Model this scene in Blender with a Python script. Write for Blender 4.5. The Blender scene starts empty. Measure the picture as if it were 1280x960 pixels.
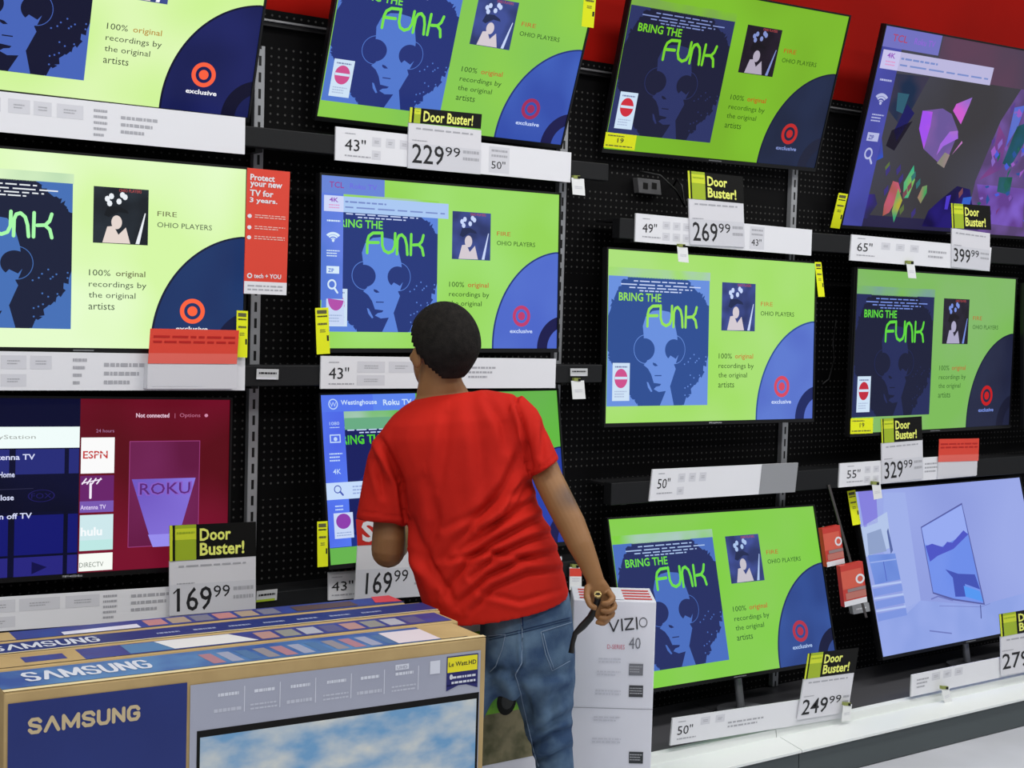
import bpy, bmesh, math, random
from mathutils import Vector as V3, Matrix, noise
random.seed(7)
SC = bpy.context.scene
COL = SC.collection

# ------------------------------------------------------------------ camera (solved once from the photograph)
F, CD, CH, YAW, PIT, ROL = 1767.8656, 4.084625, 1.72, 0.627001, -0.05565, 0.028292
_cy, _sy = math.cos(YAW), math.sin(YAW)
FW = V3((_sy*math.cos(PIT), _cy*math.cos(PIT), math.sin(PIT)))
_r = V3((_cy, -_sy, 0)); _u = _r.cross(FW)
RT = _r*math.cos(ROL)+_u*math.sin(ROL); UP = -_r*math.sin(ROL)+_u*math.cos(ROL)
CAM = V3((0, -CD, CH))
cd = bpy.data.cameras.new('camera'); cam = bpy.data.objects.new('camera', cd); COL.objects.link(cam)
cd.sensor_width = 36; cd.lens = F/1280*36; cd.clip_start = .05
M = Matrix((RT, UP, -FW)).transposed().to_4x4(); M.translation = CAM
cam.matrix_world = M
SC.camera = cam

def ray(x, y): return FW+RT*((x-640)/F)-UP*((y-480)/F)
def at(x, y, Y=0.0):                       # measured point on a plane parallel to the display wall
    d = ray(x, y); return CAM+d*((Y-CAM.y)/d.y)
def atz(x, y, z):
    d = ray(x, y); return CAM+d*((z-CAM.z)/d.z)
def dep(x, y, Z): return CAM+ray(x, y)*Z
def onpl(x, y, P, N):
    d = ray(x, y); return CAM+d*((P-CAM).dot(N)/d.dot(N))
def proj(P):
    d = P-CAM; z = d.dot(FW); return 640+F*d.dot(RT)/z, 480-F*d.dot(UP)/z

# ------------------------------------------------------------------ materials
def lin(c):
    return tuple(((v/255)/12.92 if v/255 <= .04045 else ((v/255+.055)/1.055)**2.4) for v in c)+(1,)
MATS = {}
def mat(c, rough=.6, metal=0, spec=.4, name=None):
    k = ('m', c, rough, metal, spec)
    if k not in MATS:
        m = bpy.data.materials.new(name or 'surface_%d_%d_%d' % c); m.use_nodes = True
        b = m.node_tree.nodes['Principled BSDF']
        b.inputs['Base Color'].default_value = lin(c); b.inputs['Roughness'].default_value = rough
        b.inputs['Metallic'].default_value = metal; b.inputs['Specular IOR Level'].default_value = spec
        MATS[k] = m
    return MATS[k]
def emi(c, c2=None, scale=3.0):
    """lit pixels of a television picture; c2 = second colour of a soft blotchy wash in the picture"""
    k = ('e', c, c2, scale)
    if k not in MATS:
        m = bpy.data.materials.new('screen_light_%d_%d_%d' % c); m.use_nodes = True
        nt = m.node_tree; b = nt.nodes['Principled BSDF']
        b.inputs['Base Color'].default_value = (.004, .004, .005, 1); b.inputs['Roughness'].default_value = .35
        b.inputs['Specular IOR Level'].default_value = .12
        b.inputs['Emission Color'].default_value = lin(c); b.inputs['Emission Strength'].default_value = 1
        if c2:
            tc = nt.nodes.new('ShaderNodeTexCoord'); no = nt.nodes.new('ShaderNodeTexNoise')
            no.inputs['Scale'].default_value = scale; no.inputs['Detail'].default_value = 1
            mr = nt.nodes.new('ShaderNodeMapRange'); mr.inputs[1].default_value = .35; mr.inputs[2].default_value = .65
            mx = nt.nodes.new('ShaderNodeMix'); mx.data_type = 'RGBA'
            mx.inputs[6].default_value = lin(c); mx.inputs[7].default_value = lin(c2)
            nt.links.new(tc.outputs['Object'], no.inputs['Vector']); nt.links.new(no.outputs['Fac'], mr.inputs[0])
            nt.links.new(mr.outputs[0], mx.inputs[0]); nt.links.new(mx.outputs[2], b.inputs['Emission Color'])
        MATS[k] = m
    return MATS[k]
def noisy(name, c, c2, scale=4, rough=.6, detail=4, lo=.35, hi=.65, bump=0, bscale=60, stretch=None, spec=.3):
    m = bpy.data.materials.new(name); m.use_nodes = True; nt = m.node_tree; b = nt.nodes['Principled BSDF']
    b.inputs['Roughness'].default_value = rough; b.inputs['Specular IOR Level'].default_value = spec
    tc = nt.nodes.new('ShaderNodeTexCoord'); mp = nt.nodes.new('ShaderNodeMapping')
    if stretch: mp.inputs['Scale'].default_value = stretch
    nt.links.new(tc.outputs['Object'], mp.inputs[0])
    no = nt.nodes.new('ShaderNodeTexNoise'); no.inputs['Scale'].default_value = scale; no.inputs['Detail'].default_value = detail
    nt.links.new(mp.outputs[0], no.inputs['Vector'])
    mr = nt.nodes.new('ShaderNodeMapRange'); mr.inputs[1].default_value = lo; mr.inputs[2].default_value = hi
    mx = nt.nodes.new('ShaderNodeMix'); mx.data_type = 'RGBA'; mx.inputs[6].default_value = lin(c); mx.inputs[7].default_value = lin(c2)
    nt.links.new(no.outputs['Fac'], mr.inputs[0]); nt.links.new(mr.outputs[0], mx.inputs[0]); nt.links.new(mx.outputs[2], b.inputs['Base Color'])
    if bump:
        n2 = nt.nodes.new('ShaderNodeTexNoise'); n2.inputs['Scale'].default_value = bscale; n2.inputs['Detail'].default_value = 3
        bp = nt.nodes.new('ShaderNodeBump'); bp.inputs['Strength'].default_value = bump; bp.inputs['Distance'].default_value = .002
        nt.links.new(tc.outputs['Object'], n2.inputs['Vector']); nt.links.new(n2.outputs['Fac'], bp.inputs['Height']); nt.links.new(bp.outputs[0], b.inputs['Normal'])
    return m

BLACK = mat((16, 16, 18), .35, 0, .35); BLACKM = mat((22, 22, 24), .55); GUN = mat((22, 23, 25), .55, 0, .25)
SILVER = mat((170, 172, 176), .35, .6); WHITE = mat((232, 233, 238), .55, 0, .3); PALE = mat((212, 213, 220), .55)
INK = mat((28, 28, 32), .6); GREYINK = mat((172, 173, 180), .6); ICON = mat((214, 215, 222), .55)
LIME = mat((212, 226, 48), .5); LIME2 = mat((164, 188, 38), .5); LIMETXT = mat((240, 246, 120), .5)
YEL = mat((238, 246, 18), .5); REDP = mat((205, 38, 28), .45); REDP2 = mat((226, 70, 52), .45); CARD = mat((11, 11, 10), .6, 0, .2)
DULL = mat((96, 96, 60), .6)

# ------------------------------------------------------------------ object helpers
def tag(o, label=None, cat=None, group=None, kind=None):
    if label: o['label'] = label
    if cat: o['category'] = cat
    if group: o['group'] = group
    if kind: o['kind'] = kind
    return o
def thing(name, label, cat, loc, group=None):
    o = bpy.data.objects.new(name, None); o.empty_display_size = .1; COL.objects.link(o); o.location = V3(loc)
    return tag(o, label, cat, group)
def link(name, me, parent=None):
    o = bpy.data.objects.new(name, me); COL.objects.link(o)
    if parent is not None:
        o.parent = parent
        p = parent; off = V3((0, 0, 0))
        while p is not None:
            off = off+p.location; p = p.parent
        if parent.type == 'EMPTY': o.matrix_parent_inverse = Matrix.Translation(-off)
    return o
class MB:
    def __init__(s): s.v = []; s.f = []; s.m = []; s.mats = []; s.sm = []
    def mi(s, m):
        if m not in s.mats: s.mats.append(m)
        return s.mats.index(m)
    def poly(s, pts, m, smooth=False):
        b = len(s.v); s.v += [tuple(p) for p in pts]; s.f.append(tuple(range(b, b+len(pts)))); s.m.append(s.mi(m)); s.sm.append(smooth)
    def hexa(s, P, m):
        """P = 8 corners: 0-3 one face loop, 4-7 the opposite one"""
        b = len(s.v); s.v += [tuple(p) for p in P]; k = s.mi(m)
        for f in ((0, 1, 2, 3), (7, 6, 5, 4), (0, 4, 5, 1), (1, 5, 6, 2), (2, 6, 7, 3), (3, 7, 4, 0)):
            s.f.append(tuple(b+i for i in f)); s.m.append(k); s.sm.append(False)
    def box(s, a, c, m):
        x0, y0, z0 = a; x1, y1, z1 = c
        s.hexa([(x0, y0, z0), (x1, y0, z0), (x1, y0, z1), (x0, y0, z1), (x0, y1, z0), (x1, y1, z0), (x1, y1, z1), (x0, y1, z1)], m)
    def slab(s, O, U, V, N, t, m):
        """panel O,O+U,O+U+V,O+V with thickness t going back against N"""
        q = [O, O+U, O+U+V, O+V]; s.hexa(q+[p-N*t for p in q], m)
    def rings(s, R, m, cap=True, smooth=True):
        n = len(R[0]); b = len(s.v); k = s.mi(m)
        for r in R: s.v += [tuple(p) for p in r]
        for i in range(len(R)-1):
            for j in range(n):
                s.f.append((b+i*n+j, b+i*n+(j+1) % n, b+(i+1)*n+(j+1) % n, b+(i+1)*n+j)); s.m.append(k); s.sm.append(smooth)
        if cap:
            s.f.append(tuple(b+j for j in reversed(range(n)))); s.m.append(k); s.sm.append(False)
            s.f.append(tuple(b+(len(R)-1)*n+j for j in range(n))); s.m.append(k); s.sm.append(False)
    def tube(s, pts, r, m, n=10):
        pts = [V3(p) for p in pts]; R = []
        rr = r if isinstance(r, (list, tuple)) else [r]*len(pts)
        for i, p in enumerate(pts):
            t = (pts[min(i+1, len(pts)-1)]-pts[max(i-1, 0)]).normalized()
            a = t.cross(V3((0, 0, 1)));  a = a.normalized() if a.length > .1 else t.cross(V3((1, 0, 0))).normalized()
            b = t.cross(a)
            R.append([p+a*rr[i]*math.cos(2*math.pi*j/n)+b*rr[i]*math.sin(2*math.pi*j/n) for j in range(n)])
        s.rings(R, m)
    def disc(s, c, r, z, h, m, n=32):
        s.rings([[V3((c[0]+r*math.cos(2*math.pi*j/n), c[1]+r*math.sin(2*math.pi*j/n), z+k)) for j in range(n)] for k in (0, h)], m, smooth=False)
    def mesh(s, name):
        me = bpy.data.meshes.new(name); me.from_pydata(s.v, [], s.f)
        for m in s.mats: me.materials.append(m)
        me.polygons.foreach_set('material_index', s.m); me.polygons.foreach_set('use_smooth', s.sm); me.update()
        return me
    def build(s, name, parent=None, bevel=0):
        o = link(name, s.mesh(name), parent)
        if bevel:
            b = o.modifiers.new('bevel', 'BEVEL'); b.width = bevel; b.segments = 2; b.limit_method = 'ANGLE'
        return o

_TX = {}
def glyphs(txt, bold):
    k = (txt, bold)
    if k not in _TX:
        cu = bpy.data.curves.new('t', 'FONT'); cu.body = txt; cu.resolution_u = 2; cu.offset = .022*bold; cu.space_line = .95
        ob = bpy.data.objects.new('t', cu); COL.objects.link(ob)
        dg = bpy.context.evaluated_depsgraph_get(); me = bpy.data.meshes.new_from_object(ob.evaluated_get(dg))
        vs = [(v.co.x, v.co.y) for v in me.vertices]; fs = [tuple(p.vertices) for p in me.polygons]
        bpy.data.objects.remove(ob); bpy.data.curves.remove(cu); bpy.data.meshes.remove(me)
        x0 = min(v[0] for v in vs); x1 = max(v[0] for v in vs); y0 = min(v[1] for v in vs); y1 = max(v[1] for v in vs)
        _TX[k] = ([((x-x0)/(x1-x0), (y-y0)/(y1-y0)) for x, y in vs], fs)
    return _TX[k]

class Panel:
    """parallelogram O + u*U + v*V; flat print is laid on it as thin layers"""
    def __init__(s, O, U, V, mb=None):
        s.O, s.U, s.V = V3(O), V3(U), V3(V); s.N = s.U.cross(s.V).normalized(); s.mb = mb or MB(); s.h = .0004
        if s.N.dot(CAM-s.O) < 0: s.N = -s.N
    @staticmethod
    def pl(corners, Y=None, plane=None, mb=None):   # corners TL TR BR BL measured, on a known plane
        P = [at(*c, Y) if Y is not None else onpl(*c, *plane) for c in corners]
        return Panel(P[3], P[2]-P[3], P[0]-P[3], mb)
    def p(s, u, v, h=0): return s.O+s.U*u+s.V*v+s.N*(h*s.h)
    def xy(s, x, y):
        P = onpl(x, y, s.O, s.N)-s.O
        uu, vv, uv = s.U.dot(s.U), s.V.dot(s.V), s.U.dot(s.V); a, b = P.dot(s.U), P.dot(s.V); D = uu*vv-uv*uv
        return (a*vv-b*uv)/D, (b*uu-a*uv)/D
    def poly(s, pts, m, h=1): s.mb.poly([s.p(u, v, h) for u, v in pts], m)
    def rect(s, u0, v0, u1, v1, m, h=1): s.poly([(u0, v0), (u1, v0), (u1, v1), (u0, v1)], m, h)
    def ell(s, u, v, ru, rv, m, h=1, n=36, a0=0, a1=360, ri=0):
        A = [math.radians(a0+(a1-a0)*i/n) for i in range(n+1)]
        if ri:
            for i in range(n):
                c, d = A[i], A[i+1]
                s.poly([(u+ru*math.cos(c), v+rv*math.sin(c)), (u+ru*math.cos(d), v+rv*math.sin(d)), (u+ru*ri*math.cos(d), v+rv*ri*math.sin(d)), (u+ru*ri*math.cos(c), v+rv*ri*math.sin(c))], m, h)
        else: s.poly([(u+ru*math.cos(a), v+rv*math.sin(a)) for a in A[:-1] if a1-a0 == 360 or True], m, h)
    def stroke(s, pts, w, m, h=1):
        L, H = s.U.length, s.V.length; w = w/2
        q = [(u*L, v*H) for u, v in pts]
        for i in range(len(q)-1):
            (x0, y0), (x1, y1) = q[i], q[i+1]; d = math.hypot(x1-x0, y1-y0) or 1; nx, ny = -(y1-y0)/d*w, (x1-x0)/d*w
            s.poly([((x0+nx)/L, (y0+ny)/H), ((x0-nx)/L, (y0-ny)/H), ((x1-nx)/L, (y1-ny)/H), ((x1+nx)/L, (y1+ny)/H)], m, h+.01*i)
        for i, (x, y) in enumerate(q): s.ell(x/L, y/H, w/L, w/H, m, h+.3+.01*i, 10)
    def text(s, txt, u0, v0, u1, v1, m, h=2, bold=0, rot=0):
        vs, fs = glyphs(txt, bold); k = s.mb.mi(m); b = len(s.mb.v)
        for x, y in vs:
            if rot: x, y = y, 1-x
            s.mb.v.append(tuple(s.p(u0+(u1-u0)*x, v0+(v1-v0)*y, h)))
        for f in fs: s.mb.f.append(tuple(b+i for i in f)); s.mb.m.append(k); s.mb.sm.append(False)
    def dashes(s, u0, v0, u1, v1, rows, m, h=2, seed=0):
        rd = random.Random(seed+rows); hh = (v1-v0)/rows
        for r in range(rows):
            u = u0; vv = v1-(r+1)*hh+hh*.3
            while u < u1:
                w = (u1-u0)*rd.uniform(.06, .2); s.rect(u, vv, min(u+w, u1), vv+hh*.42, m, h); u += w+(u1-u0)*.03
            if rd.random() < .4: u1 = u0+(u1-u0)*rd.uniform(.7, 1)
    def base(s, m, t=.002, u0=0, v0=0, u1=1, v1=1):
        s.mb.slab(s.p(u0, v0), s.U*(u1-u0), s.V*(v1-v0), s.N, t, m)

# ------------------------------------------------------------------ room
def peg_material():
    m = bpy.data.materials.new('black_pegboard'); m.use_nodes = True; nt = m.node_tree; b = nt.nodes['Principled BSDF']
    b.inputs['Roughness'].default_value = .7; b.inputs['Specular IOR Level'].default_value = .12
    tc = nt.nodes.new('ShaderNodeTexCoord'); sp = nt.nodes.new('ShaderNodeSeparateXYZ'); nt.links.new(tc.outputs['Object'], sp.inputs[0])
    def mth(op, a, bb=None):
        n = nt.nodes.new('ShaderNodeMath'); n.operation = op
        for i, x in enumerate((a, bb)):
            if x is None: continue
            if isinstance(x, float): n.inputs[i].default_value = x
            else: nt.links.new(x, n.inputs[i])
        return n.outputs[0]
    def cell(o): return mth('SUBTRACT', mth('FRACT', mth('DIVIDE', o, .0254)), .5)
    x, z = cell(sp.outputs[0]), cell(sp.outputs[2])
    d = mth('SQRT', mth('ADD', mth('MULTIPLY', x, x), mth('MULTIPLY', z, z)))
    hole = mth('LESS_THAN', d, .14)
    # rows of holes only inside the boards, not across the solid strips between them
    zz = mth('FRACT', mth('DIVIDE', sp.outputs[2], .36)); band = mth('GREATER_THAN', zz, .12)
    k = mth('MULTIPLY', hole, band)
    mx = nt.nodes.new('ShaderNodeMix'); mx.data_type = 'RGBA'; mx.inputs[6].default_value = lin((7, 7, 8)); mx.inputs[7].default_value = lin((76, 75, 74))
    nt.links.new(k, mx.inputs[0]); nt.links.new(mx.outputs[2], b.inputs['Base Color'])
    return m
def struct(name, mb, bevel=0):
    o = mb.build(name, None, bevel); o['kind'] = 'structure'; return o
PEG = peg_material()
m = MB(); m.box((-1.6, 0, 0), (9.5, .06, 2.62), PEG); struct('wall_back', m)
m = MB(); m.box((-1.6, .005, 2.62), (9.5, .06, 3.6), noisy('red_painted_fascia', (170, 18, 8), (150, 16, 8), 1.2, .8, spec=.08)); struct('wall_top', m)
m = MB(); m.box((-1.6, -.03, 2.578), (9.5, -.0005, 2.584), mat((150, 150, 152), .35, .5)); m.box((-1.6, -.02, 2.565), (9.5, -.0005, 2.5775), BLACKM); struct('trim_1', m)
m = MB(); m.box((-3.5, -7, -.1), (9.5, .06, 0), noisy('pale_glossy_floor_tiles', (216, 218, 226), (205, 207, 214), 2, .25)); struct('floor', m)

# shelf base: white lip, grey deck, dark kick plate
def deck(x0, x1, label):
    t = thing('display_plinth', label, 'shelf', ((x0+x1)/2, -.3, 0), 'shelf bases along the foot of the display wall')
    m = MB(); m.box((x0, -.598, .004), (x1, -.002, .118), mat((74, 82, 84), .5)); m.build('kick_plate', t)
    m = MB()
    prof = [(-.612, .119), (-.612, .128), (-.5, .148), (-.495, .140), (-.485, .140), (-.48, .172), (-.46, .178), (-.455, .160), (-.455, .119)]
    A = [V3((x0, y, z)) for y, z in prof]; B = [V3((x1, y, z)) for y, z in prof]
    m.rings([A, B], mat((236, 240, 238), .35), smooth=False); m.build('front_lip', t)
    m = MB(); m.box((x0, -.4545, .119), (x1, -.002, .158), mat((84, 84, 88), .4)); m.build('deck', t)
deck(-.4, 3.868, 'long white-lipped shelf base behind the cartons, left of the seam')
deck(3.872, 8.2, 'grey shelf base with bright white front lip, right of the seam at lower right')

# uprights with slots
def slotted(x0):
    m = bpy.data.materials.new('slotted_silver_metal'); m.use_nodes = True; nt = m.node_tree; b = nt.nodes['Principled BSDF']
    b.inputs['Roughness'].default_value = .4; b.inputs['Metallic'].default_value = .3
    tc = nt.nodes.new('ShaderNodeTexCoord'); sp = nt.nodes.new('ShaderNodeSeparateXYZ'); nt.links.new(tc.outputs['Object'], sp.inputs[0])
    def mth(op, a, c):
        n = nt.nodes.new('ShaderNodeMath'); n.operation = op; nt.links.new(a, n.inputs[0])
        if isinstance(c, float): n.inputs[1].default_value = c
        else: nt.links.new(c, n.inputs[1])
        return n.outputs[0]
    ax = nt.nodes.new('ShaderNodeMath'); ax.operation = 'ABSOLUTE'; nt.links.new(mth('SUBTRACT', sp.outputs[0], float(x0)), ax.inputs[0])
    inx = mth('LESS_THAN', ax.outputs[0], .0045)
    fz = nt.nodes.new('ShaderNodeMath'); fz.operation = 'FRACT'; nt.links.new(mth('DIVIDE', sp.outputs[2], .0508), fz.inputs[0])
    k = mth('MULTIPLY', inx, mth('LESS_THAN', fz.outputs[0], .6))
    mx = nt.nodes.new('ShaderNodeMix'); mx.data_type = 'RGBA'; mx.inputs[6].default_value = lin((168, 170, 174)); mx.inputs[7].default_value = lin((12, 12, 12))
    nt.links.new(k, mx.inputs[0]); nt.links.new(mx.outputs[2], b.inputs['Base Color'])
    return m
def upright(x, label):
    t = thing('slotted_upright', label, 'rail', (x, -.01, .16), None)
    m = MB(); m.box((x-.017, -.0245, .16), (x+.017, -.0005, 2.5), slotted(x)); m.build('rail', t, .002)
upright(1.944, 'silver slotted upright rail beside the red protection plan sign')
upright(3.144, 'silver slotted upright mostly hidden behind the right ends of the centre televisions')
upright(4.345, 'silver slotted upright rail above and below the screen between the two right columns')

# shelf beams
def beam(x0, x1, z0, z1, label, brk=()):
    t = thing('shelf_beam', label, 'shelf beam', ((x0+x1)/2, -.08, z0), None)
    m = MB(); m.box((x0, -.1635, z0), (x1, -.12, z1), GUN); m.build('front_bar', t, .003)
    m = MB(); m.box((x0, -.1195, z1-.012), (x1, -.027, z1-.004), BLACKM); m.build('top_plate', t)
    for b in brk:
        m = MB(); m.box((b-.012, -.1195, z0-.01), (b+.012, -.027, z1-.014), BLACKM); m.build('bracket', t)
beam(-.6, 3.24, 2.172, 2.232, 'dark grey beam under the top row of televisions, left and centre', (1.9, 3.1))
beam(-.6, 3.24, 1.452, 1.516, 'dark grey beam under the middle row of televisions, left and centre', (1.9, 3.1))
beam(-.6, 3.24, .758, .815, 'dark beam under the bottom row of televisions, left and centre', (1.9, 3.1))
beam(3.30, 8.2, 1.972, 2.045, 'dark grey beam under the top row of televisions in the two right columns', (3.4, 4.3, 5.9))
beam(3.30, 8.2, 1.003, 1.085, 'dark grey beam under the middle row of televisions in the two right columns', (3.4, 4.3, 5.9))

# ------------------------------------------------------------------ televisions
def pal(**k):
    d = dict(bg=(150, 210, 90), bg2=(165, 220, 105), art=(95, 130, 215), dark=(42, 60, 125), face=None, disc=(90, 115, 205), disc2=(80, 100, 190), tgt=(205, 60, 85), txt=(40, 75, 30),
             org=(190, 100, 50), neon=(150, 225, 75), white=(200, 215, 250), band=(170, 200, 190), inner=(25, 25, 75), pic=(65, 80, 150), ball=(205, 80, 140))
    d.update(k); return d
PAL = {
 'A1': pal(bg=(142, 206, 76), bg2=(132, 198, 82), art=(82, 120, 205), dark=(36, 50, 118), disc=(66, 98, 190), disc2=(52, 78, 170), neon=(120, 225, 70), tgt=(160, 44, 90)),
 'A2': pal(bg=(150, 214, 86), bg2=(160, 222, 112), art=(92, 132, 218), dark=(38, 56, 122), disc=(84, 112, 206), disc2=(76, 102, 200), tgt=(190, 62, 110), neon=(120, 225, 80)),
 'A3': pal(bg=(96, 184, 58), bg2=(104, 176, 82), art=(30, 50, 130), dark=(18, 26, 92), disc=(40, 66, 170), disc2=(36, 58, 150), neon=(80, 205, 50)),
 'B1': pal(bg=(224, 248, 184), bg2=(202, 242, 142), art=(70, 100, 184), dark=(14, 16, 46), disc=(28, 34, 96), disc2=(20, 26, 80), tgt=(250, 96, 62), txt=(60, 66, 50), org=(186, 146, 66), inner=(10, 10, 40), white=(250, 250, 255)),
 'B2': pal(bg=(230, 252, 204), bg2=(214, 247, 166), art=(70, 112, 182), dark=(26, 32, 58), disc=(32, 58, 108), disc2=(30, 50, 98), tgt=(252, 100, 62), txt=(70, 82, 66), org=(110, 112, 76), neon=(170, 250, 170), inner=(22, 28, 60), pic=(40, 48, 56), white=(235, 240, 245), band=(190, 222, 180)),
 'C1': pal(bg=(126, 190, 42), bg2=(120, 178, 38), art=(42, 50, 100), dark=(24, 26, 54), disc=(32, 42, 72), disc2=(28, 36, 62), tgt=(190, 40, 40), txt=(40, 80, 10), org=(190, 80, 20), neon=(120, 210, 40), inner=(30, 34, 56), pic=(34, 24, 40), white=(130, 146, 205), ball=(205, 44, 60), band=(120, 150, 90)),
 'C2': pal(bg=(162, 222, 100), bg2=(172, 224, 122), art=(106, 144, 222), dark=(46, 78, 146), disc=(94, 122, 208), disc2=(86, 110, 200), tgt=(214, 74, 96), org=(196, 122, 56), neon=(150, 226, 84), inner=(30, 40, 96)),
 'C3': pal(bg=(128, 206, 66), bg2=(136, 204, 84), art=(74, 110, 190), dark=(36, 46, 98), disc=(56, 86, 158), disc2=(46, 70, 136), tgt=(176, 52, 74), txt=(30, 80, 40), neon=(110, 220, 70), inner=(24, 28, 60), white=(170, 195, 235)),
 'D2': pal(bg=(124, 186, 88), bg2=(130, 184, 104), art=(34, 42, 88), dark=(22, 26, 54), disc=(36, 42, 70), disc2=(30, 34, 60), tgt=(196, 22, 26), txt=(50, 96, 40), org=(180, 104, 50), neon=(96, 216, 60), inner=(24, 26, 48), pic=(42, 36, 54), white=(120, 145, 225), ball=(190, 40, 60), band=(120, 160, 150)),
}
def funk(P, c, face_layer=True):
    E = emi
    A, Dk, N = E(c['art']), E(c['dark']), E(c['neon'])
    P.rect(0, 0, 1, 1, E(c['bg'], c['bg2']), 0)
    P.rect(.005, .846, .466, .9, E(c['band'], c['bg'], 6), 1)
    P.rect(.005, .097, .463, .85, Dk, 1)
    rd = random.Random(3)
    def ragged(pts, n=7, a=.008):
        o = []
        for i in range(len(pts)-1):
            (x0, y0), (x1, y1) = pts[i], pts[i+1]
            for k in range(n):
                t = k/n; o.append((x0+(x1-x0)*t+rd.uniform(-a, a), y0+(y1-y0)*t+rd.uniform(-a, a)*1.6))
        return o+[pts[-1]]
    # light ground around the curly outline
    P.poly([(.463, .40)]+ragged([(.462, .37), (.43, .27), (.395, .21), (.37, .15), (.345, .1)])+[(.345, .097), (.463, .097)], A, 2)
    P.poly([(.005, .85)]+[(.006, .62)]+ragged([(.01, .655), (.02, .70), (.038, .77), (.088, .845)])[1:]+[(.088, .85)], A, 2)
    P.poly([(.357, .85)]+ragged([(.36, .845), (.385, .81), (.436, .757), (.458, .70)])+[(.463, .7), (.463, .85)], A, 2)
    P.poly([(.005, .42)]+ragged([(.010, .41), (.014, .36), (.09, .21), (.117, .13), (.142, .1)])+[(.142, .097), (.005, .097)], A, 2)
    for i in range(26):
        u, v = rd.uniform(.35, .46), rd.uniform(.12, .42); P.ell(u, v, .003, .005, A, 2.3, 6)
    # face, neck, spectacles
    P.poly([(.163, .507), (.158, .565), (.170, .62), (.2, .655), (.233, .662), (.278, .653), (.30, .60), (.315, .512), (.318, .45), (.303, .34), (.311, .315), (.300, .27), (.287, .215), (.268, .184), (.235, .178),
            (.212, .195), (.232, .222), (.212, .23), (.2, .28), (.185, .315), (.165, .337), (.18, .36), (.165, .45)], A, 2)
    P.poly([(.267, .184), (.258, .154), (.241, .098), (.305, .098), (.286, .213)], A, 2.2)
    P.poly([(.18, .238), (.187, .235), (.206, .182), (.2, .178), (.186, .205)], A, 2)
    P.poly([(.205, .352), (.218, .347), (.229, .333), (.216, .33), (.207, .338)], Dk, 3); P.rect(.215, .272, .246, .278, Dk, 3)
    P.poly([(.212, .232), (.245, .226), (.24, .215), (.218, .208)], Dk, 3)
    for (u, ru, rv) in ((.168, .045, .066), (.3, .04, .064)): P.ell(u, .428, ru, rv, Dk, 3)
    P.poly([(.285, .395), (.31, .375), (.322, .40), (.31, .345), (.285, .34), (.272, .37)], A, 3.5)
    for (u, ru, rv) in ((.172, .053, .086), (.305, .048, .086)): P.ell(u, .43, ru, rv, A, 4, 32, ri=.955)
    # album lettering
    P.text('BRING THE', .05, .708, .238, .757, N, 5, bold=.9)
    w = P.V.length*.018
    for st in ([(.178, .565), (.178, .64), (.184, .675), (.2, .697), (.228, .70)], [(.18, .633), (.222, .636)],
               [(.236, .702), (.237, .62), (.245, .585), (.262, .571), (.279, .585), (.287, .62), (.288, .702)],
               [(.296, .566), (.297, .66), (.303, .688), (.315, .696), (.328, .675), (.335, .63), (.338, .566)],
               [(.352, .566), (.353, .702)], [(.362, .632), (.385, .636), (.397, .66), (.403, .70)], [(.385, .634), (.398, .612), (.404, .566)]):
        P.stroke([(u, .562+(v-.562)*.9) for u, v in st], w, N, 5)
    Wt = E(c['white'])
    for i, (u0, u1, v) in enumerate(((.114, .36, .824), (.058, .42, .803), (.095, .38, .785), (.14, .33, .768))): P.dashes(u0, v-.006, u1, v+.010, 1, Wt, 5, i)
    # second cover
    P.rect(.524, .552, .69, .847, E(c['pic'], tuple(int(v*.7) for v in c['pic']), 14), 1)
    P.text('OHIO PLAYERS', .60, .826, .668, .842, E((190, 80, 80)), 2)
    sk = E(tuple(int(x*.5+y*.5) for x, y in zip((225, 190, 170), c['white'])))
    P.ell(.594, .665, .016, .036, sk, 2); P.poly([(.552, .555), (.566, .64), (.585, .645), (.6, .6), (.622, .64), (.636, .556)], sk, 2)
    P.poly([(.556, .70), (.566, .745), (.6, .75), (.625, .73), (.63, .715), (.6, .72), (.57, .69)], E(tuple(int(v*.55) for v in c['pic'])), 3)
    for u, v in ((.565, .785), (.577, .80), (.61, .81), (.6, .775), (.572, .762), (.618, .80)): P.ell(u, v, .008, .016, Wt, 3, 8)
    P.poly([(.652, .556), (.664, .556), (.682, .72), (.679, .722)], Wt, 3)
    # words
    P.text('FIRE', .718, .712, .779, .738, E(c['org']), 2); P.text('OHIO PLAYERS', .718, .652, .892, .680, E(c['txt']), 2)
    T = E(c['txt'])
    P.text('100%', .514, .380, .578, .412, T, 2); P.text('original', .594, .372, .684, .412, E(c['org']), 2, bold=.4)
    P.text('recordings by', .514, .312, .688, .352, T, 2); P.text('the original', .514, .255, .655, .295, T, 2); P.text('artists', .514, .202, .592, .238, T, 2)
    # record disc cut by the corner
    def disc(cu, cv, ru, rv, mm, h):
        pts = [(1, 0)]
        for i in range(41):
            a = math.radians(90+(95)*i/40); u = cu+ru*math.cos(a); v = cv+rv*math.sin(a)
            if v >= 0 and u <= 1: pts.append((u, v))
        if pts[1][0] < 1: pts.insert(1, (1, pts[1][1]))
        pts.append((pts[-1][0], 0)); P.poly(pts, mm, h)
    disc(1.03, .02, .327, .612, Dk, 1); disc(1.03, .02, .32, .602, E(c['disc'], c['disc2'], 5), 2)
    disc(1.03, .0, .122, .21, E(c['inner']), 3); disc(1.04, .0, .085, .14, E(c['disc2']), 4)
    R = E(c['tgt'])
    P.ell(.834, .207, .04, .068, R, 5, ri=.66); P.ell(.834, .207, .016, .027, R, 5)
    P.text('exclusive', .782, .098, .885, .124, Wt, 5, bold=1)
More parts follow.
